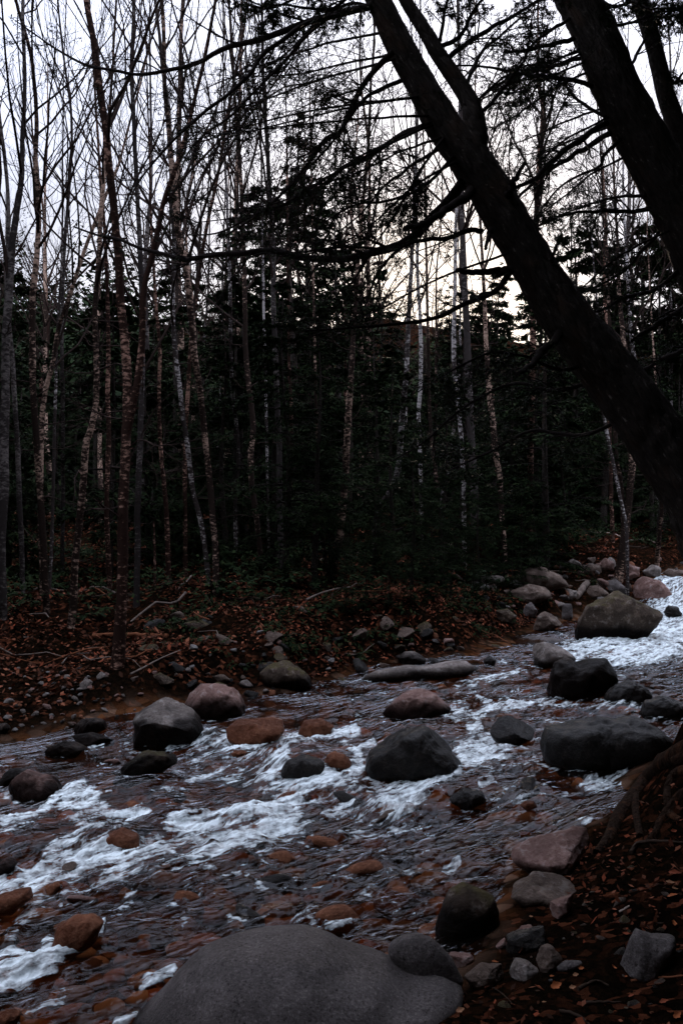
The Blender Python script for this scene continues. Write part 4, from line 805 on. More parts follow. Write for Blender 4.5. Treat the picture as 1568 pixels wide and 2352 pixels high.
def traced(name, label, cat, stems, d, bark, z0=3.0, dens=1.0, low=6, seed=0, top=11.0, flakes=0, crown=True, fine=3, twig=None, S=12):
    rng = np.random.default_rng(seed+11); lines = []
    for i, s in enumerate(stems):
        lines.append(stem_line(s, d, 90, top if crown else 0, ground=(i == 0), lean=rng.normal()*.03, rng=rng))
    if len(lines) > 1:
        c0, R0 = lines[0]
        for c, R in lines[1:]:       # second stems start inside the first
            k = int(np.argmin(np.linalg.norm((c0-c[0])[:, [0, 2]], axis=1))); off = c0[k]-c[0]
            c += off*np.linspace(1, 0, len(c))[:, None]**2
    base = lines[0][0][0].copy(); base[2] = zg1(base[0], base[1])
    t = thing(name, label, cat, tuple(base))
    mb = MB()
    for c, R in lines:
        seedz = rng.uniform(0, 90)
        tubes(mb, c, R, S, disp=lambda V, rr: rr*.16*fbm(V[..., 0]*14+seedz, V[..., 1]*14, V[..., 2]*9, 3, 7))
        if flakes:                   # curls of peeling bark
            n = flakes; i = rng.integers(2, len(c)-2, n); a = rng.uniform(0, 6.28, n); L = R[i][:, None]*rng.uniform(.3, .8, (n, 1))
            o = np.stack([np.cos(a), np.sin(a), np.zeros(n)], -1); s = np.stack([-np.sin(a), np.cos(a), np.zeros(n)], -1); zz = np.array([0, 0, 1.])
            b = c[i]+(c[i+1]-c[i])*rng.random((n, 1))+o*R[i][:, None]*.97; q = b+(s*.9+o*rng.uniform(.2, .9, (n, 1)))*L
            h = zz*L*rng.uniform(.4, 1.0, (n, 1)); mb.add(np.stack([b-h*.5, q-h*.4, q+h*.5, b+h*.5], 1), np.arange(n*4).reshape(-1, 4))
    obj("trunk", mb, M_B[bark] if bark in M_B else M_HB, t, origin=tuple(base))
    if crown:
        mb = MB(); bare_crown(mb, rng, lines, z0, dens, low=low, fine=fine); obj("crown", mb, twig or M_TW, t, origin=tuple(base))
    TREES.append((float(base[0]), float(base[1])))
    return t
Y1 = "yellow_birch"; P1 = "paper_birch"; BT = "bare_tree"
traced(Y1, "nearest double-stemmed birch on the left shore with peeling reddish bark", "tree",
  [[(197,0,13),(212,70),(225,150,15),(232,220),(240,290),(247,380,18),(258,470),(262,530),(268,600,19),(270,680),(280,780,20),(287,850),(292,950,22),(292,1050),(288,1150,24),(285,1300),(283,1400,26),(279,1480),(272,1570,36)],
   [(300,984,22),(312,930),(325,860,17),(335,770),(336,690,15),(340,640),(352,590,13),(365,525),(380,450,12),(400,390),(420,325,10),(435,270),(452,200,9),(467,140),(480,75,8),(495,0,7)]], 8.4, 'red', z0=3.4, dens=1.1, seed=1, flakes=420, low=10)
traced(BT, "dark thin upright tree just right of the double-stemmed birch, black against the sky", "tree", [[(290,-20,9),(285,75),(285,175,10),(293,300),(300,400,11),(306,500),(312,640,12),(318,760),(322,900,13),(318,1100),(314,1250,14),(312,1400,16)]], 11.5, 'grey', z0=3.2, dens=1.0, seed=2)
traced(BT, "broken grey snag at the left edge with a torn orange stub", "tree", [[(40,0,8),(48,100),(52,200,9),(50,300),(45,400,12),(30,500),(18,620,18),(13,720),(8,820,20),(6,1000),(2,1200,22),(-2,1440,24)]], 10.5, 'grey', z0=3.5, seed=3)
traced(Y1, "straight tan birch second from the left edge with mottled flaking trunk", "tree", [[(48,0,7),(80,130),(93,230,9),(97,300),(95,375,11),(98,450),(102,525,12),(100,600),(94,680,14),(91,790),(90,900,15),(93,1000),(97,1100,15),(101,1200),(105,1330,16),(107,1440,18)]], 11.0, 'tan', z0=3.5, seed=4, flakes=160)
traced(BT, "slender tree leaning right from behind the straight tan birch", "tree", [[(280,380,6),(262,425),(240,485,8),(212,555),(187,625,9),(165,690),(140,760,10),(125,840),(108,900,11),(100,960),(98,1100,12),(100,1400,12)]], 12.5, 'tan', z0=3.2, seed=5)
traced(BT, "thin pale blue-grey stem standing close beside the straight tan birch", "tree", [[(130,560,5),(124,700),(120,860,7),(119,960),(118,1100,8),(117,1250),(116,1440,8)]], 13, 'white', z0=4.2, seed=6, dens=.6, low=3)
traced(Y1, "tan birch bending left at its foot, third clear trunk from the left", "tree", [[(262,180,6),(252,330),(240,480,10),(235,620),(228,720,12),(226,880),(215,975,15),(200,1020),(193,1090,16),(185,1160),(177,1235,17),(167,1310),(160,1400,18),(153,1470,20)]], 10.2, 'tan', z0=3.6, seed=7, flakes=140)
traced(BT, "thin brown trunk between the bending birch and the double-stemmed birch", "tree", [[(215,200,5),(228,400),(240,560,8),(250,780),(248,900,11),(252,1000),(250,1150,11),(255,1290),(258,1420,13)]], 12.6, 'red', z0=3.8, seed=8, dens=.8)
traced(BT, "thin brown trunk right of the snapped orange sapling, bare twigs at mid height", "tree", [[(345,430,5),(355,620),(368,780,8),(368,900),(370,1010,9),(376,1110),(383,1190,11),(386,1270),(388,1400,13)]], 13, 'red', z0=3.8, seed=9, low=12, dens=.8)
traced(P1, "white barked birch leaning slightly left, bright patches at mid height", "tree", [[(355,0,7),(365,80),(372,160,8),(385,240),(388,330,9),(392,450),(397,560),(398,700,10),(402,790),(415,900,11),(425,980),(436,1070,11),(443,1130),(460,1200,11),(475,1300),(485,1400,12)]], 11.8, 'white', z0=3.4, seed=10, flakes=60)
traced(Y1, "brown-grey birch right of the white barked one, straight and taller", "tree", [[(382,0,8),(388,100),(390,225,10),(395,290),(400,350,12),(410,450),(418,550,14),(435,625),(445,700,15),(452,810),(462,900,14),(470,1000),(480,1090,14),(487,1160),(492,1240,14),(495,1340),(497,1420,15)]], 11.4, 'tan', z0=3.6, seed=11, flakes=110)
traced(BT, "slanting tree crossing behind the white birch toward upper right", "tree", [[(560,60,5),(540,160),(520,270,7),(500,400),(475,520,8),(455,640),(440,760,9),(430,900),(425,1100,10),(428,1390,11)]], 14.5, 'red', z0=3.8, seed=12)
traced(Y1, "warm lit birch left of the dark twin conifers with bright bark band", "tree", [[(520,0,6),(528,120),(540,300,8),(555,560,10),(560,690),(567,850,12),(577,930),(583,985,13),(577,1050),(582,1120,13),(592,1200),(600,1280,12),(604,1400,13)]], 13, 'tan', z0=4.0, seed=13, flakes=140)
traced(P1, "short visible white trunk piece above dark hemlocks, left of the warm lit birch", "tree", [[(520,420,6),(527,600),(531,800,9),(535,900),(545,1010,9),(546,1080),(540,1130,9),(543,1300),(545,1390,9)]], 15, 'white', z0=4.4, seed=14, dens=.7, low=3)
traced(P1, "thin white stem in the dark woods between the warm lit birch and the twin conifers", "tree", [[(604,400,4),(608,640),(612,850,6),(614,960),(616,1090,6),(618,1250),(620,1380,6)]], 17, 'white', z0=5, seed=15, dens=.6, low=8)
traced(BT, "thin red-brown stem directly left of the twin conifers", "tree", [[(655,300,4),(660,560),(664,860,7),(668,990),(666,1120,7),(664,1390,7)]], 17, 'red', z0=5, seed=16, dens=.7)
traced(Y1, "curved warm birch right of the twin conifers, lit from root to mid height", "tree", [[(850,240,6),(838,420),(826,560,8),(815,700),(808,850,12),(804,930),(797,1020,15),(792,1120),(785,1200,17),(772,1270),(762,1320,18),(756,1372,20)],
   [(757,1355,11),(745,1290),(738,1220,10),(733,1140),(729,1080,8),(726,960),(724,860,6)]], 12.5, 'tan', z0=4.2, seed=17, flakes=260)
traced(P1, "white trunk piece, left of a close pair, in the woods right of centre", "tree", [[(955,380,5),(958,600),(966,800,9),(964,900),(962,960,9),(966,1100),(968,1330,9)]], 17, 'white', z0=5, seed=18, dens=.7)
traced(Y1, "birch with a bent lower trunk and a bright white patch right of centre", "tree", [[(960,300,6),(950,520),(940,700,10),(934,840),(926,930,13),(919,1010),(917,1060,14),(912,1090),(895,1130,12),(875,1160),(862,1200,10),(858,1390,11)]], 14, 'white', z0=4.6, seed=19, flakes=120)
traced(BT, "slim tan stem right of the bent birch running down to the rock bank", "tree", [[(975,500,5),(980,700),(987,940,8),(992,1010),(999,1090,9),(1004,1150),(1009,1220,9),(1014,1300),(1018,1380,9)]], 14.5, 'tan', z0=4.6, seed=20, dens=.8)
traced(P1, "pale birch with three lit bands behind the lowest dead branches", "tree", [[(1055,420,6),(1048,640),(1044,850,11),(1051,890),(1057,940,10),(1060,990),(1064,1040,10),(1066,1150),(1068,1340,10)]], 16, 'white', z0=5, seed=21, dens=.8, flakes=60)
traced(Y1, "warm speckled birch under the leaning trunk, brightest right of centre", "tree", [[(1108,560,7),(1116,760),(1124,910,13),(1129,960),(1134,1010,14),(1139,1050),(1148,1110,12),(1155,1200),(1158,1240,11),(1162,1320)]], 15, 'tan', z0=5, seed=22, dens=.8, flakes=160)
traced(P1, "thin white birch bending right beside the leaning trunk's shadow", "tree", [[(1375,800,6),(1385,930),(1394,985,8),(1402,1030),(1412,1080,8),(1420,1140),(1430,1200,8),(1432,1290)]], 15.5, 'white', z0=4.4, seed=23, dens=.5, top=8)
traced(Y1, "tan double birch upstream standing above the leafy slope", "tree", [[(1425,860,13),(1436,1000),(1446,1060,16),(1442,1130),(1434,1200,17),(1425,1270,20)],[(1446,1060,11),(1456,1100),(1466,1170,11),(1472,1260,10)][::-1]], 16, 'tan', z0=5, seed=24, dens=.6, top=9, flakes=60)
traced(BT, "short lit stump-like stem right of the tan double birch", "tree", [[(1500,1060,8),(1509,1140,9),(1511,1254,10)]], 17, 'tan', z0=5, seed=25, dens=.5, top=7)
traced(BT, "tall thin tree seen between the two leaning trunks", "tree", [[(1245,170,8),(1252,230,10),(1247,300),(1241,360,12),(1236,430),(1234,500,13),(1230,640),(1224,800,14),(1220,1000),(1216,1290,15)]], 17, 'red', z0=6, seed=26, dens=1.2)
traced(BT, "thin upright tree right of the leaning trunk, low in the gap", "tree", [[(1395,480,6),(1392,600),(1394,700,8),(1398,860),(1404,1260,9)]], 19, 'red', z0=6, seed=27, top=10)
traced("sapling", "snapped orange-brown sapling standing alone behind the birch", "sapling", [[(355,1198,3),(357,1260,5),(359,1340,6),(361,1412,7)]], 12.6, 'red', crown=False, seed=28)
traced(BT, "slim dark tree at the far left edge rising into the sky", "tree", [[(5,250,8),(22,400),(30,560),(25,700,10),(40,900),(45,1200,12),(48,1430,12)]], 13, 'grey', z0=4, seed=29)
traced(BT, "pale slim tree above the left shore with wide spread top twigs", "tree", [[(150,20,4),(160,140),(175,300,6),(170,420),(160,560,8),(150,760),(146,1000),(143,1400,10)]], 15.5, 'grey', z0=4, seed=30, dens=1.2)
traced(BT, "tall grey tree left of the dark conifer top, thin against the sky", "tree", [[(600,40,6),(603,160),(610,300,9),(618,440),(625,560,11),(632,760),(640,1000),(645,1370,13)]], 14, 'grey', z0=4.2, seed=31)

# conifers -------------------------------------------------------------
def conifer_mesh(rng, h, spread, nb, z0=.06, needleL=.11, needleW=.04, n_t=8, n_n=13, rtrunk=None, sparse=False):
    K = 24; z = np.linspace(-.2, h, K); c = np.stack([.02*h*vnoise(z*.4, z*0+rng.uniform(0, 99)), .02*h*vnoise(z*.4, z*0+rng.uniform(0, 99)), z], -1); c[:, :2] -= c[0, :2]
    r0 = rtrunk or h*.011+.015; R = r0*np.linspace(1, .08, K); mt = MB(); tubes(mt, c, R, 9)
    mc = MB(); P = c[None]; RR = R[None]
    t = np.sort(rng.uniform(z0, .985, nb)); f = t*(K-1.001); i = f.astype(int); a = (f-i)[:, None]; b = c[i]*(1-a)+c[i+1]*a
    az = rng.uniform(0, 6.283, nb); L = spread*(1-t)**.75*rng.uniform(.55, 1.15, nb)+.12; L *= np.where(t < .2, rng.uniform(.5, 1, nb), 1)
    d = np.stack([np.cos(az), np.sin(az), .15+.35*t], -1); Kb = 8; B = np.empty((nb, Kb, 3)); B[:, 0] = b; p = b.copy()
    for k in range(1, Kb):
        d = unit(d+np.array([0, 0, -.10])+.07*rng.normal(size=(nb, 3))); p = p+d*(L/(Kb-1))[:, None]; B[:, k] = p
    RB = np.maximum(L*.012, .004)[:, None]*np.linspace(1, .3, Kb)
    tubes(mc, B, RB, 4)
    t2, r2 = grow(rng, B, RB, n_t, .12, .98, .42, .85, 5, (0, 0, -.25), .1, .6, .0025, flat=.95)
    tubes(mc, t2, r2, 3)
    mf = MB(); needles(mf, rng, t2, n_n, needleL, needleW, .2); needles(mf, rng, B, n_n, needleL, needleW, .2, t0=.3)
    return mt, mc, mf
VAR = []
for k, (h, sp, nb) in enumerate([(5.0, 1.7, 54), (6.5, 1.9, 66), (8.0, 2.2, 76), (4.0, 1.5, 50), (7.2, 1.7, 60)]):
    r = np.random.default_rng(900+k); mt, mc, mf = conifer_mesh(r, h, sp, nb, n_t=13, n_n=22, needleL=.095, needleW=.034)
    a = mt.mesh("trunk"); a.materials.append(M_HB); b = mc.mesh("branches"); b.materials.append(M_TWD); c_ = mf.mesh("crown", smooth=False); c_.materials.append(M_ND)
    VAR.append((h, a, b, c_))
def conifer(x, y, h, k, rz, label, group=None, name="hemlock_tree"):
    H, a, b, c_ = VAR[k]; t = thing(name, label, "conifer tree", (x, y, zg1(x, y)), group); s = h/H; t.scale = (s*1.0, s*1.0, s); t.rotation_euler = (0, 0, rz)
    for nm, me in (("trunk", a), ("branches", b), ("crown", c_)):
        o = bpy.data.objects.new(nm, me); C.objects.link(o); o.parent = t
    return t
r = np.random.default_rng(31)
# traced conifers: foot pixel, distance, pixel of the top
for (px, d, top, k, l) in [(655,12.0,640,1,"dark hemlock on the left of the twin pair at the centre of the far bank"),(722,11.6,700,4,"dark hemlock on the right of the twin pair at the centre of the far bank"),(665,21,250,2,"tall thin hemlock whose top rises into the bright sky at the centre"),
    (905,14,820,0,"bushy young hemlock on the bank above the long low rock"),(1010,15,860,3,"young hemlock with drooping sprays above the black bank"),(1180,17,800,1,"broad hemlock behind the speckled birch under the leaning trunk"),(1300,18,880,3,"low hemlock with pale green spray tips above the upstream rocks"),
    (520,15,690,1,"dense hemlock right of the white barked birch, green at the top"),(60,15,1040,3,"low hemlock with a flat green spray at the left edge"),(445,17,900,0,"small hemlock in the dark woods behind the brown-grey birch"),(800,20,640,2,"hemlock behind the curved warm birch, its top against the glow"),(500,11.6,1240,3,"knee-high young hemlock on the far bank left of the twin conifers"),(1510,20,820,1,"dark hemlock at the right edge behind the leaning trunk")]:
    x = (px-784)/FPX*d; g = zg1(x, d); conifer(x, d, EYE+(1176-top)/FPX*d-g, k, r.uniform(0, 6), l)
for px in range(770, 1240, 42):
    pxx = px+r.uniform(-18, 18); d = r.uniform(11.2, 13.6)+.0035*max(0, px-960); x = (pxx-784)/FPX*d
    if sdist(np.array([x]), np.array([d]), FAR)[0] < .7: d += 1.3; x = (pxx-784)/FPX*d
    g = zg1(x, d); conifer(x, d, EYE+(1176-r.uniform(960, 1180))/FPX*d-g, int(r.integers(5)), r.uniform(0, 6), "low dark hemlock among those crowding the black undercut bank", "low hemlocks of the undercut bank")
for px in range(800, 1220, 46):
    pxx = px+r.uniform(-15, 15)
    for d in np.arange(9.0, 15, .15):
        x = (pxx-784)/FPX*d
        if sdist(np.array([x]), np.array([d]), FAR)[0] > .75: break
    g = zg1(x, d); conifer(x, d, max(.7, EYE+(1176-r.uniform(1200, 1330))/FPX*d-g), int(r.integers(5)), r.uniform(0, 6), "low dark hemlock among those crowding the black undercut bank", "low hemlocks of the undercut bank")
# the rest of the wood: one tree each, looks shared
n = 0; placed = []
while n < 62:
    d = r.uniform(15, 40); px = r.uniform(-260, 1830); x = (px-784)/FPX*d
    if sdist(np.array([x]), np.array([d]), FAR)[0] < 1.6 or any((x-a)**2+(d-b)**2 < 1.6 for a, b in placed): continue
    top = r.uniform(560, 860)+(40 if px < 500 else 0); g = zg1(x, d); h = EYE+(1176-top)/FPX*d-g
    if h < 2.2: continue
    placed.append((x, d)); conifer(x, d, h, int(r.integers(5)), r.uniform(0, 6), "dark hemlock among many filling the woods behind the stream", "hemlocks of the dark woods"); n += 1
for px, top in ((560, 470), (610, 430), (700, 400), (760, 560), (870, 620), (1240, 580), (1310, 520), (1385, 560), (1450, 500), (1520, 560), (1060, 660), (220, 640)):
    d = r.uniform(17, 30); x = (px-784)/FPX*d; g = zg1(x, d)
    conifer(x, d, EYE+(1176-top)/FPX*d-g, int(r.integers(5)), r.uniform(0, 6), "dark hemlock among many filling the woods behind the stream", "hemlocks of the dark woods")
BV = []
for k in range(6):
    rg = np.random.default_rng(1200+k); h = 13.0; K = 50; z = np.linspace(-.2, h, K)
    lean = rg.normal(size=2)*.05; c = np.stack([lean[0]*z+.25*vnoise(z*.35, z*0+k*7.7), lean[1]*z+.25*vnoise(z*.35, z*0+k*3.1+40), z], -1); R = np.interp(z, [0, h], [.085, .012])
    mt = MB(); tubes(mt, c, R, 10, disp=lambda V, rr: rr*.12*fbm(V[..., 0]*14, V[..., 1]*14, V[..., 2]*9, 3, 7)); mc = MB()
    bare_crown(mc, rg, [(c, R)], 3.6, 1.15, low=10)
    a = mt.mesh("trunk"); a.materials.append(M_B[['tan', 'grey', 'red', 'white', 'grey', 'tan'][k]]); b = mc.mesh("crown"); b.materials.append(M_TW); BV.append((a, b))
n = 0
while n < 34:
    d = r.uniform(19, 42); px = r.uniform(-230, 1800); x = (px-784)/FPX*d
    if sdist(np.array([x]), np.array([d]), FAR)[0] < 1.5 or any((x-a)**2+(d-b)**2 < .5 for a, b in TREES) or (1180 < px < 1420 and d < 32): continue
    TREES.append((x, d)); k = int(r.integers(6)); s = r.uniform(.8, 1.35)
    t = thing("bare_tree", "slender bare tree among many in the woods behind the stream", "tree", (x, d, zg1(x, d)), "bare trees of the woods"); t.scale = (s, s, s); t.rotation_euler = (0, 0, r.uniform(0, 6))
    for nm, me in (("trunk", BV[k][0]), ("crown", BV[k][1])):
        o = bpy.data.objects.new(nm, me); C.objects.link(o); o.parent = t
    n += 1
# the wooded hill beyond: reads as one mass
mf = MB(); r = np.random.default_rng(55); n = 0
for q in range(2600):
    d = r.uniform(38, 120); x = r.uniform(-.62, .62)*d; g = zg1(x, d)
    h = r.uniform(3, 8)*(1+.8*(r.random() < .2)); m = 150; tt = r.random(m); rad_ = (1-tt)*h*.27+.2; a = r.uniform(0, 6.28, m); rr = rad_*np.sqrt(r.random(m))
    b = np.stack([x+np.cos(a)*rr, d+np.sin(a)*rr, g+tt*h], -1); dr = np.stack([np.cos(a), np.sin(a), -.35+.3*r.normal(size=m)], -1); L = (rad_*.35+.16)[:, None]; w = np.stack([-np.sin(a), np.cos(a), .3*r.normal(size=m)], -1)
    mf.add(np.stack([b, b+dr*L*.5+w*L*.28, b+dr*L, b+dr*L*.5-w*L*.28], 1), np.arange(m*4).reshape(-1, 4))
far = obj("far_woods", mf, M_ND, smooth=False); far["kind"] = "stuff"
# the wood behind and beside the camera: unseen hemlocks, added to shade what faces it
def cone_mass(mf, r, x, y, h, m, wd):
    tt = r.random(m)**1.15; a = r.uniform(0, 6.28, m); rr = ((1-tt)*wd+.25)*np.sqrt(r.random(m)); g = zg1(x, y)
    b = np.stack([x+np.cos(a)*rr, y+np.sin(a)*rr, g+.3+tt*h], -1); dr = np.stack([np.cos(a), np.sin(a), -.3+.3*r.normal(size=m)], -1); L = (.35+.35*(1-tt)*r.uniform(.5, 1.2, m))[:, None]; w = np.stack([-np.sin(a), np.cos(a), .4*r.normal(size=m)], -1)
    mf.add(np.stack([b, b+dr*L*.5+w*L*.3, b+dr*L, b+dr*L*.5-w*L*.3], 1), np.arange(m*4).reshape(-1, 4))
mf = MB(); r = np.random.default_rng(57); n = 0
while n < 240:
    an = r.uniform(rad(38), rad(325)); d = r.uniform(4.5, 17); x = math.sin(an)*d; y = math.cos(an)*d
    X, Y = np.array([x]), np.array([y])
    if sdist(X, Y, FAR)[0] > -.5 and sdist(X, Y, FAR)[0] < 2 or (sdist(X, Y, NEAR)[0] > -1.2 and sdist(X, Y, FAR)[0] < 1): continue
    if abs(x) < .5*y+2.2 and y > -1: continue
    cone_mass(mf, r, x, y, r.uniform(11, 18), 1100, r.uniform(1.8, 3.0)); n += 1
for (x, y, z0) in ((1.9, 1.2, 5.0), (3.0, 3.0, 5.6), (.9, .2, 4.6), (3.8, 4.6, 6.4), (-.6, -.4, 4.8), (2.4, 4.2, 6.6)):  # unseen trunkless foliage added overhead to shade the near bank
    m = 900; a = r.uniform(0, 6.28, m); rr = 2.1*np.sqrt(r.random(m)); b = np.stack([x+np.cos(a)*rr, y+np.sin(a)*rr, z0+3.5*r.random(m)], -1)
    dr = np.stack([np.cos(a), np.sin(a), -.3+.3*r.normal(size=m)], -1); L = r.uniform(.25, .6, m)[:, None]; w = np.stack([-np.sin(a), np.cos(a), .4*r.normal(size=m)], -1)
    mf.add(np.stack([b, b+dr*L*.5+w*L*.3, b+dr*L, b+dr*L*.5-w*L*.3], 1), np.arange(m*4).reshape(-1, 4))
nw = obj("unseen_shade_woods", mf, M_ND, smooth=False); nw["kind"] = "stuff"
# undergrowth of the far bank: low sprays nobody could count
mf = MB(); r = np.random.default_rng(66)
for q in range(420):
    d = r.uniform(10.5, 24); x = r.uniform(-.45, .45)*d
    if sdist(np.array([x]), np.array([d]), FAR)[0] < 1.0: continue
    b0 = np.array([x, d, zg1(x, d)]); m = int(r.integers(3, 7)); az = r.uniform(0, 6.28, m); L = r.uniform(.25, .8, m); K = 6; P = np.empty((m, K, 3)); P[:, 0] = b0; dd = np.stack([np.cos(az)*.7, np.sin(az)*.7, np.full(m, 1.1)], -1); p = np.repeat(b0[None], m, 0)
    for k in range(1, K): dd = unit(dd+np.array([0, 0, -.25])); p = p+dd*(L/(K-1))[:, None]; P[:, k] = p
    needles(mf, r, P, 16, .09, .035, .2)
for q in range(330):
    x = r.uniform(-1.8, 3.2); d = r.uniform(9, 13.5); df = sdist(np.array([x]), np.array([d]), FAR)[0]
    if df < .35 or df > 2.2: continue
    b0 = np.array([x, d, zg1(x, d)]); m = int(r.integers(3, 7)); az = r.uniform(0, 6.28, m); L = r.uniform(.12, .45, m); K = 6; P = np.empty((m, K, 3)); P[:, 0] = b0; dd = np.stack([np.cos(az)*.9, np.sin(az)*.9, np.full(m, .8)], -1); p = np.repeat(b0[None], m, 0)
    for k in range(1, K): dd = unit(dd+np.array([0, 0, -.35])); p = p+dd*(L/(K-1))[:, None]; P[:, k] = p
    needles(mf, r, P, 14, .06, .02, .2)
ug = obj("undergrowth", mf, M_ND, smooth=False); ug["kind"] = "stuff"

# ------------------------------------------------------------------ the two leaning hemlocks on the near bank
def hero_tube(pts, d0, d1, K=150, S=40, rough=.07):
    P = np.array([p[:3] for p in pts], float); n = len(P); dd = np.linspace(d0, d1, n)
    Q = np.array([list(at(p[0], p[1], d))+[p[2]/2/FPX*d] for p, d in zip(P, dd)])
    c = catmull(Q[:, [0, 2, 1, 3]], K); return c[:, [0, 2, 1]], c[:, 3]
def bark_disp(seed, rough):
    def f(V, rr):
        u = V[..., 0]*.857+V[..., 2]*.515; w = -V[..., 0]*.515+V[..., 2]*.857
        return rr*rough*(.8*fbm(u*4+seed, V[..., 1]*4, w*2.5, 3, 17)+1.2*fbm(u*38, V[..., 1]*38, w*9, 4, 23, .72))
    return f
def flake(mb, rng, c, R, n, sz):
    i = rng.integers(2, len(c)-2, n); T = unit(c[i+1]-c[i]); o = rng.normal(size=(n, 3)); o -= T*(o*T).sum(1, keepdims=True); o = unit(o); s = np.cross(T, o)
    L = sz*rng.uniform(.4, 1.3, (n, 1)); b = c[i]+o*R[i][:, None]*1.01; q = b+(T*-.8+o*.28+s*.3*rng.normal(size=(n, 1)))*L; w = s*L*.4
    mb.add(np.stack([b-w, b+w, q+w*.8, q-w*.8], 1), np.arange(n*4).reshape(-1, 4))
def limb(parent, base, pts, d0, d1, w0, w1, seed, twigs=14, need=0, fine=True, stub=False, name="branch", tl=.34, droop=-.25):
    """a traced branch with its own side twigs; needles, where it has them, are its foliage"""
    rng = np.random.default_rng(seed); n = len(pts); w = np.linspace(w0, w1, n)
    c, R = hero_tube([(p[0], p[1], ww) for p, ww in zip(pts, w)], d0, d1, 40)
    c = c+np.stack([vnoise(np.arange(40)*.35, np.full(40, seed*1.3+q)) for q in (0., 3., 6.)], -1)*R[:, None]*.5
    mb = MB(); tubes(mb, c, R, 12, cap=stub, disp=lambda V, rr: rr*.18*fbm(V[..., 0]*22, V[..., 1]*22, V[..., 2]*22, 3, 5))
    tw = None
    if twigs:
        b1, r1 = grow(rng, c[None], R[None], twigs, .12, .97, tl, .8, 9, (0, 0, droop), .13, .42, .0022, flat=.35)
        b2, r2 = grow(rng, b1, r1, 6, .15, .95, .5, .75, 6, (0, 0, droop*.7), .17, .6, .0014, flat=.4)
        b3, r3 = grow(rng, b2, r2, 4, .2, .95, .5, .75, 4, (0, 0, -.1), .2, .7, .0010, flat=.4)
        tubes(mb, b1, r1, 5); tubes(mb, b2, r2, 4); tubes(mb, b3, r3, 3); tw = (b1, b2, b3)
    o = obj(name, mb, M_TWD, parent, origin=tuple(base))
    if need and tw is not None:
        mf = MB(); needles(mf, rng, tw[1], need, .022, .0062, .3); needles(mf, rng, tw[2], max(2, int(need*.6)), .020, .0058, .3)
        obj("foliage", mf, M_NN, o, origin=tuple(base), smooth=False)
    return o
base1 = np.array([2.12, 4.95, zg1(2.12, 4.95)])
L1 = thing("hemlock_tree", "great dark hemlock leaning left across the stream from the root mound", "conifer tree", tuple(base1))
tp = [(760,-260,44),(815,-130,50),(868,0,54),(915,100,60),(969,200,66),(1025,300,80),(1080,370,92),(1131,450,96),(1220,605,100),(1314,750,116),(1417,880,124),(1520,1030,132),(1600,1160,142),(1668,1330,158),(1722,1480,185),(1752,1600,235),(1768,1720,330),(1772,1800,420)][::-1]
c, R = hero_tube(tp, 4.95, 4.75, 240); mb = MB(); tubes(mb, c, R, 44, disp=bark_disp(3., .13)); flake(mb, np.random.default_rng(3), c[60:], R[60:], 700, .013)
obj("trunk", mb, M_HB, L1, origin=tuple(base1))
fp = [(1092,420,44),(1090,360,54),(1090,290,54),(1080,240,45),(1064,210,41),(1034,165,38),(1004,120,36),(984,85,34),(959,45,31),(934,5,29),(895,-70,26),(850,-180,22)]
cf, Rf = hero_tube(fp, 4.80, 4.9, 80); mb = MB(); tubes(mb, cf, Rf, 26, disp=bark_disp(9., .09)); flake(mb, np.random.default_rng(4), cf, Rf, 50, .014)
obj("fork_stem", mb, M_HB, L1, origin=tuple(base1))
lim = lambda *a, **k: limb(L1, base1, *a, **k)
lim([(850,15),(784,30),(700,55),(640,75),(590,92),(530,105),(495,120),(460,142),(400,160),(325,172),(260,162),(200,150),(150,125),(100,92),(40,50)], 4.75, 5.6, 17, 3, 101, 16, 3, tl=.22)
lim(c1([(1568,62),(1400,112),(1290,190),(1200,260),(1150,340),(1050,430),(960,500),(880,570),(800,640),(720,730),(660,800),(620,870),(590,940)]), 4.75, 4.2, 12, 3, 102, 18, 0, tl=.25)
lim(c1([(1568,40),(1400,170),(1310,280),(1240,350),(1130,460),(1050,540),(950,610),(880,680),(840,760),(810,860),(780,930)]), 4.8, 5.3, 8, 2.5, 103, 20, 2, tl=.28)
lim([(900,120),(859,165),(824,215),(799,270),(784,300),(750,315),(725,350),(690,400),(650,440),(625,465),(575,505),(520,540)], 4.72, 5.3, 15, 4, 104, 18, 7)
lim([(919,185),(874,205),(834,230),(800,275),(760,330),(700,395),(640,450)], 4.7, 4.1, 11, 3, 105, 18, 7)
lim([(974,287),(934,305),(884,335),(834,365),(784,388),(740,425),(690,455),(640,475),(575,500),(500,535),(430,540)], 4.75, 5.6, 15, 3, 106, 20, 6)
lim([(1004,345),(959,370),(919,400),(870,440),(830,490),(780,530)], 4.75, 4.3, 9, 3, 107, 14, 5)
lim([(1066,425),(1034,460),(994,495),(959,530),(919,555),(874,575),(824,590),(784,595),(700,590),(625,575),(550,582),(475,588),(425,595),(380,582),(325,570),(275,550),(225,540),(170,520)], 4.75, 5.9, 25, 4, 108, 22, 4, tl=.2)
lim([(1084,440),(1034,475),(984,510),(929,525)], 4.7, 4.3, 22, 12, 109, 3, 0, stub=True)
lim([(1109,528),(1064,535),(1024,545),(984,550),(949,555),(900,585),(860,640),(840,700)], 4.75, 4.2, 13, 4, 110, 12, 6)
lim([(1175,620),(1124,625),(1084,625),(1049,620)], 4.75, 4.5, 18, 11, 111, 0, 0, stub=True)
lim([(1172,625),(1144,665),(1104,685),(1064,700),(1024,720),(974,735),(909,745),(834,750),(784,755),(700,760)], 4.75, 4.0, 15, 4, 112, 14, 4, tl=.24)
lim([(1160,455),(1184,410),(1204,372)], 4.75, 4.6, 17, 8, 113, 0, 0, stub=True)
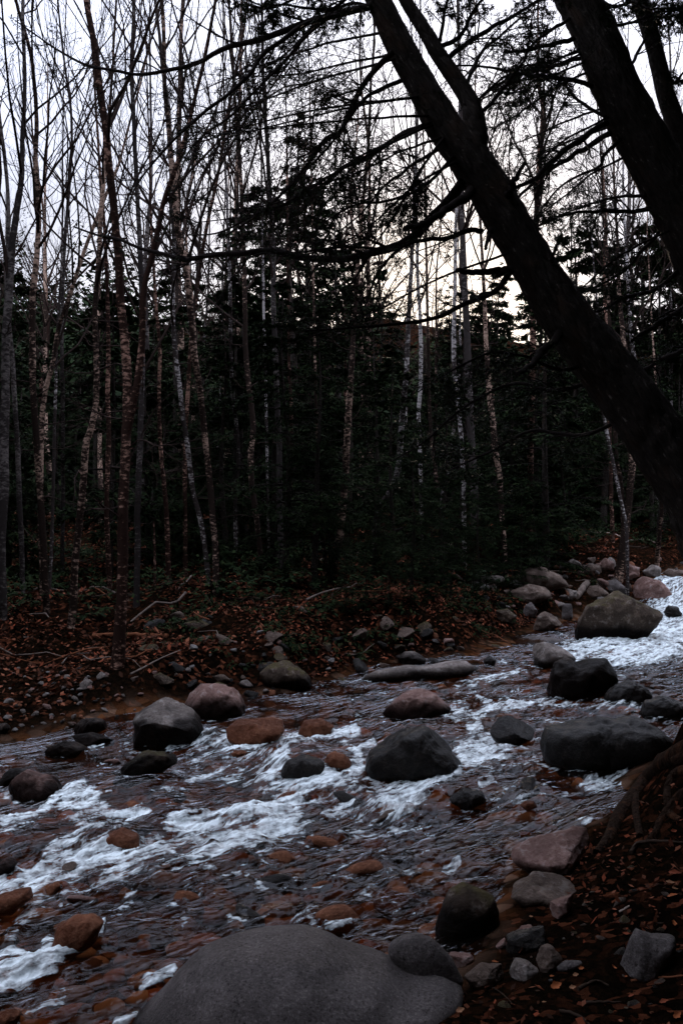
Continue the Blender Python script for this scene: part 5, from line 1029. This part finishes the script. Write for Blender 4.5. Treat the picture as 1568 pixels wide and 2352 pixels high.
lim([(1266,600),(1272,578),(1280,560)], 4.75, 4.7, 10, 5, 114, 0, 0, stub=True)
lim([(1126,525),(1120,550),(1114,572)], 4.75, 4.6, 12, 7, 115, 0, 0, stub=True)
lim([(1290,760),(1270,785),(1244,805),(1219,840),(1185,860)], 4.8, 4.4, 22, 13, 116, 2, 0, stub=True)
lim(c2([(450,190),(470,80),(490,-20),(510,-120)]), 4.85, 4.7, 9, 4, 117, 12, 5)
lim(c2([(455,215),(540,170),(600,60),(650,-10),(690,-90)]), 4.85, 4.6, 12, 4, 118, 14, 4)
lim(c2([(480,275),(560,210),(700,120),(800,70),(900,0),(980,-60)]), 4.85, 5.2, 13, 5, 119, 16, 6)
lim(c2([(560,420),(600,330),(640,240),(720,170),(800,100),(880,30)]), 4.85, 5.3, 11, 3, 120, 14, 3)
lim(c2([(630,525),(700,460),(750,400),(790,340),(840,270),(860,200),(870,100),(890,10)]), 4.8, 4.4, 10, 3, 121, 14, 3)
lim(c2([(620,470),(700,390),(780,340),(900,350),(1000,400)]), 4.8, 5.3, 7, 2.5, 122, 12, 2)
lim([(870,-10),(820,-20),(760,20),(700,20),(640,10),(590,30)], 4.75, 4.4, 11, 3, 123, 18, 9, tl=.36)
lim([(850,-60),(770,-40),(690,-10),(620,20),(560,10)], 4.75, 5.0, 11, 3, 124, 16, 8, tl=.36)
lim([(880,20),(800,10),(720,60),(660,120),(600,160)], 4.75, 5.2, 9, 3, 125, 14, 6, tl=.3)
lim([(1040,360),(980,420),(900,460),(820,470),(760,500),(700,560)], 4.75, 5.0, 9, 3, 126, 20, 10)
lim([(1020,310),(960,400),(890,520),(830,610),(800,690)], 4.75, 4.3, 7, 2.5, 127, 18, 8)
lim([(1350,830),(1290,850),(1210,820),(1130,810),(1040,850),(960,900)], 4.85, 4.4, 10, 3, 128, 18, 8)
lim([(1440,960),(1330,1000),(1220,990),(1120,1040),(1030,1080)], 4.9, 5.8, 11, 3, 129, 20, 10)
lim([(1400,860),(1280,900),(1180,880),(1060,940),(980,1010),(900,1060)], 4.9, 5.6, 11, 3, 130, 20, 9)
rl_ = np.random.default_rng(4040)
for k in range(11):                      # finer boughs fanning out to the left
    t = rl_.uniform(.02, .98); y0 = 40+t*560; x0 = np.interp(y0, [0, 110, 200, 300, 450, 605], [848, 890, 940, 990, 1085, 1170]); dx = rl_.uniform(240, 560); dy = rl_.uniform(40, 240); sg = rl_.uniform(-30, 60)
    lim([(x0+12, y0), (x0-dx*.3, y0+dy*.25+sg*.6), (x0-dx*.65, y0+dy*.65+sg), (x0-dx, y0+dy)], 4.75, 4.75+rl_.uniform(-1.0, 1.4), 6.5, 2, 400+k, 16, 3, tl=.3)
# roots of the leaning hemlock
def root(pts, w0, w1, seed, sink=-.1):
    P = []
    for p in pts: d = hit(p[0], p[1], zg); P.append((p[0], p[1], d))
    Q = np.array([at(p[0], p[1], d) for p in P for d in [p[2]]]); r = np.array([w/2/FPX*p[2] for w, p in zip(np.linspace(w0, w1, len(P)), P)])
    c = catmull(np.concatenate([Q, r[:, None]], 1)[:, [0, 1, 2, 3]], 40); c[:, 2] = np.maximum(c[:, 2], zg(c[:, 0], c[:, 1]))+c[:, 3]*sink
    mb = MB(); tubes(mb, c[:, :3], c[:, 3], 14, disp=bark_disp(seed, .12)); obj("root", mb, M_RT, L1, origin=tuple(base1))
M_RT = bark_dark("root_bark", (.035, .02, .013), (.09, .05, .034), (.07, .03, .015))
root(c8([(1640,-10),(1550,40),(1470,62),(1400,112),(1362,175),(1352,280),(1370,392)]), 36, 16, 1.)
root(c8([(1600,90),(1530,110),(1500,180),(1505,280),(1560,320)]), 30, 14, 2.)
root(c8([(1640,180),(1560,200),(1480,300),(1440,380),(1400,420)]), 30, 13, 3.)
root([(1660,1700),(1560,1730),(1490,1790),(1425,1870),(1395,1930),(1370,1960)], 56, 22, 4.)
# moss-grown second trunk, farther along the bank
base2 = np.array([3.15, 6.4, zg1(3.15, 6.4)])
L2 = thing("hemlock_tree", "second leaning hemlock at the upper right, forked near the frame edge", "conifer tree", tuple(base2))
tp = [(1190,-260,84),(1255,-130,90),(1326,0,94),(1370,90,98),(1406,180,103),(1436,245,106),(1464,300,109),(1505,380,114),(1545,450,120),(1590,540,126),(1650,680,134),(1730,880,145),(1800,1080,160),(1860,1300,190),(1900,1480,250),(1912,1580,330)][::-1]
c, R = hero_tube(tp, 6.4, 6.1, 200); mb = MB(); tubes(mb, c, R, 44, disp=bark_disp(13., .12)); flake(mb, np.random.default_rng(5), c[60:], R[60:], 350, .015)
obj("trunk", mb, M_HB, L2, origin=tuple(base2))
fp = [(1612,520,60),(1588,430,52),(1566,350,46),(1545,270,43),(1526,210,40),(1512,150,38),(1494,80,38),(1468,0,38),(1440,-90,34),(1405,-200,30)]
cf, Rf = hero_tube(fp, 6.28, 6.5, 80); mb = MB(); tubes(mb, cf, Rf, 26, disp=bark_disp(19., .09)); obj("fork_stem", mb, M_HB, L2, origin=tuple(base2))
lim = lambda *a, **k: limb(L2, base2, *a, **k)
lim(c2([(1060,178),(950,208),(850,230),(750,240)]), 6.1, 5.5, 12, 6, 201, 4, 0, stub=True)
lim(c2([(1150,392),(1000,360),(900,350),(780,330),(650,305),(520,300)]), 6.1, 5.2, 11, 4, 202, 12, 2)
lim(c2([(1095,268),(950,310),(850,330),(700,400),(600,480)]), 6.1, 6.8, 10, 4, 203, 14, 2)
lim(c2([(1040,90),(900,180),(840,260),(760,350)]), 6.1, 5.6, 9, 3, 204, 12, 2)
lim(c2([(1210,535),(1100,470),(1000,370),(950,330),(880,220)]), 6.1, 6.6, 9, 3, 205, 12, 2)
lim(c2([(1220,560),(1100,640),(1000,710),(920,790),(850,840),(780,880),(700,930)]), 6.15, 5.3, 15, 7, 206, 10, 2)
lim(c2([(1240,605),(1130,670),(1030,735),(920,805),(850,865),(800,930),(760,1010)]), 6.15, 6.9, 14, 5, 207, 12, 3)
lim(c2([(1280,640),(1200,720),(1190,760),(1100,800),(1000,860),(920,960),(870,1050)]), 6.15, 6.7, 9, 3, 208, 14, 4)
lim(c2([(1410,965),(1300,970),(1150,970),(1050,980),(920,1030),(860,1060)]), 6.25, 5.8, 11, 3, 209, 20, 12, tl=.4)
lim(c2([(1400,900),(1300,900),(1200,920),(1080,960),(980,1000)]), 6.2, 7.0, 9, 3, 210, 20, 12, tl=.4)
lim(c2([(1460,1070),(1380,1150),(1300,1240),(1200,1300),(1120,1340)]), 6.3, 6.8, 9, 3, 211, 18, 10, tl=.4)
lim(c2([(1560,1230),(1440,1330),(1300,1370),(1180,1430),(1100,1440)]), 6.3, 5.7, 12, 4, 212, 18, 9)
lim(c2([(1620,1400),(1500,1460),(1420,1510),(1330,1568)]), 6.35, 5.9, 18, 8, 213, 12, 4)
lim(c4([(1660,20),(1500,70),(1380,130),(1300,160)]), 6.35, 7.0, 14, 5, 214, 18, 10)
lim(c2([(1180,0),(1250,30),(1330,10),(1420,40),(1568,30),(1640,20)]), 6.1, 5.6, 9, 3, 215, 24, 14, tl=.4)
lim(c2([(1240,120),(1350,95),(1450,60),(1560,45)]), 6.1, 6.6, 8, 3, 216, 20, 10, tl=.35)
lim(c2([(1330,300),(1370,220),(1420,120),(1500,60),(1600,0)]), 6.15, 6.9, 8, 3, 217, 16, 8)
lim(c2([(1480,300),(1530,380),(1568,330),(1640,260)]), 6.4, 6.0, 8, 3, 218, 14, 6)

for k in range(10):
    t = rl_.uniform(.05, 1); y0 = 30+t*560; x0 = np.interp(y0, [0, 180, 300, 450, 600], [1285, 1360, 1415, 1485, 1560]); dx = rl_.uniform(120, 330); dy = rl_.uniform(30, 200)
    lim([(x0+12, y0), (x0-dx*.35, y0+dy*.2+15), (x0-dx*.7, y0+dy*.6+15), (x0-dx, y0+dy)], 6.2, 6.2+rl_.uniform(-1.0, 1.6), 6, 2, 500+k, 16, 5, tl=.34)
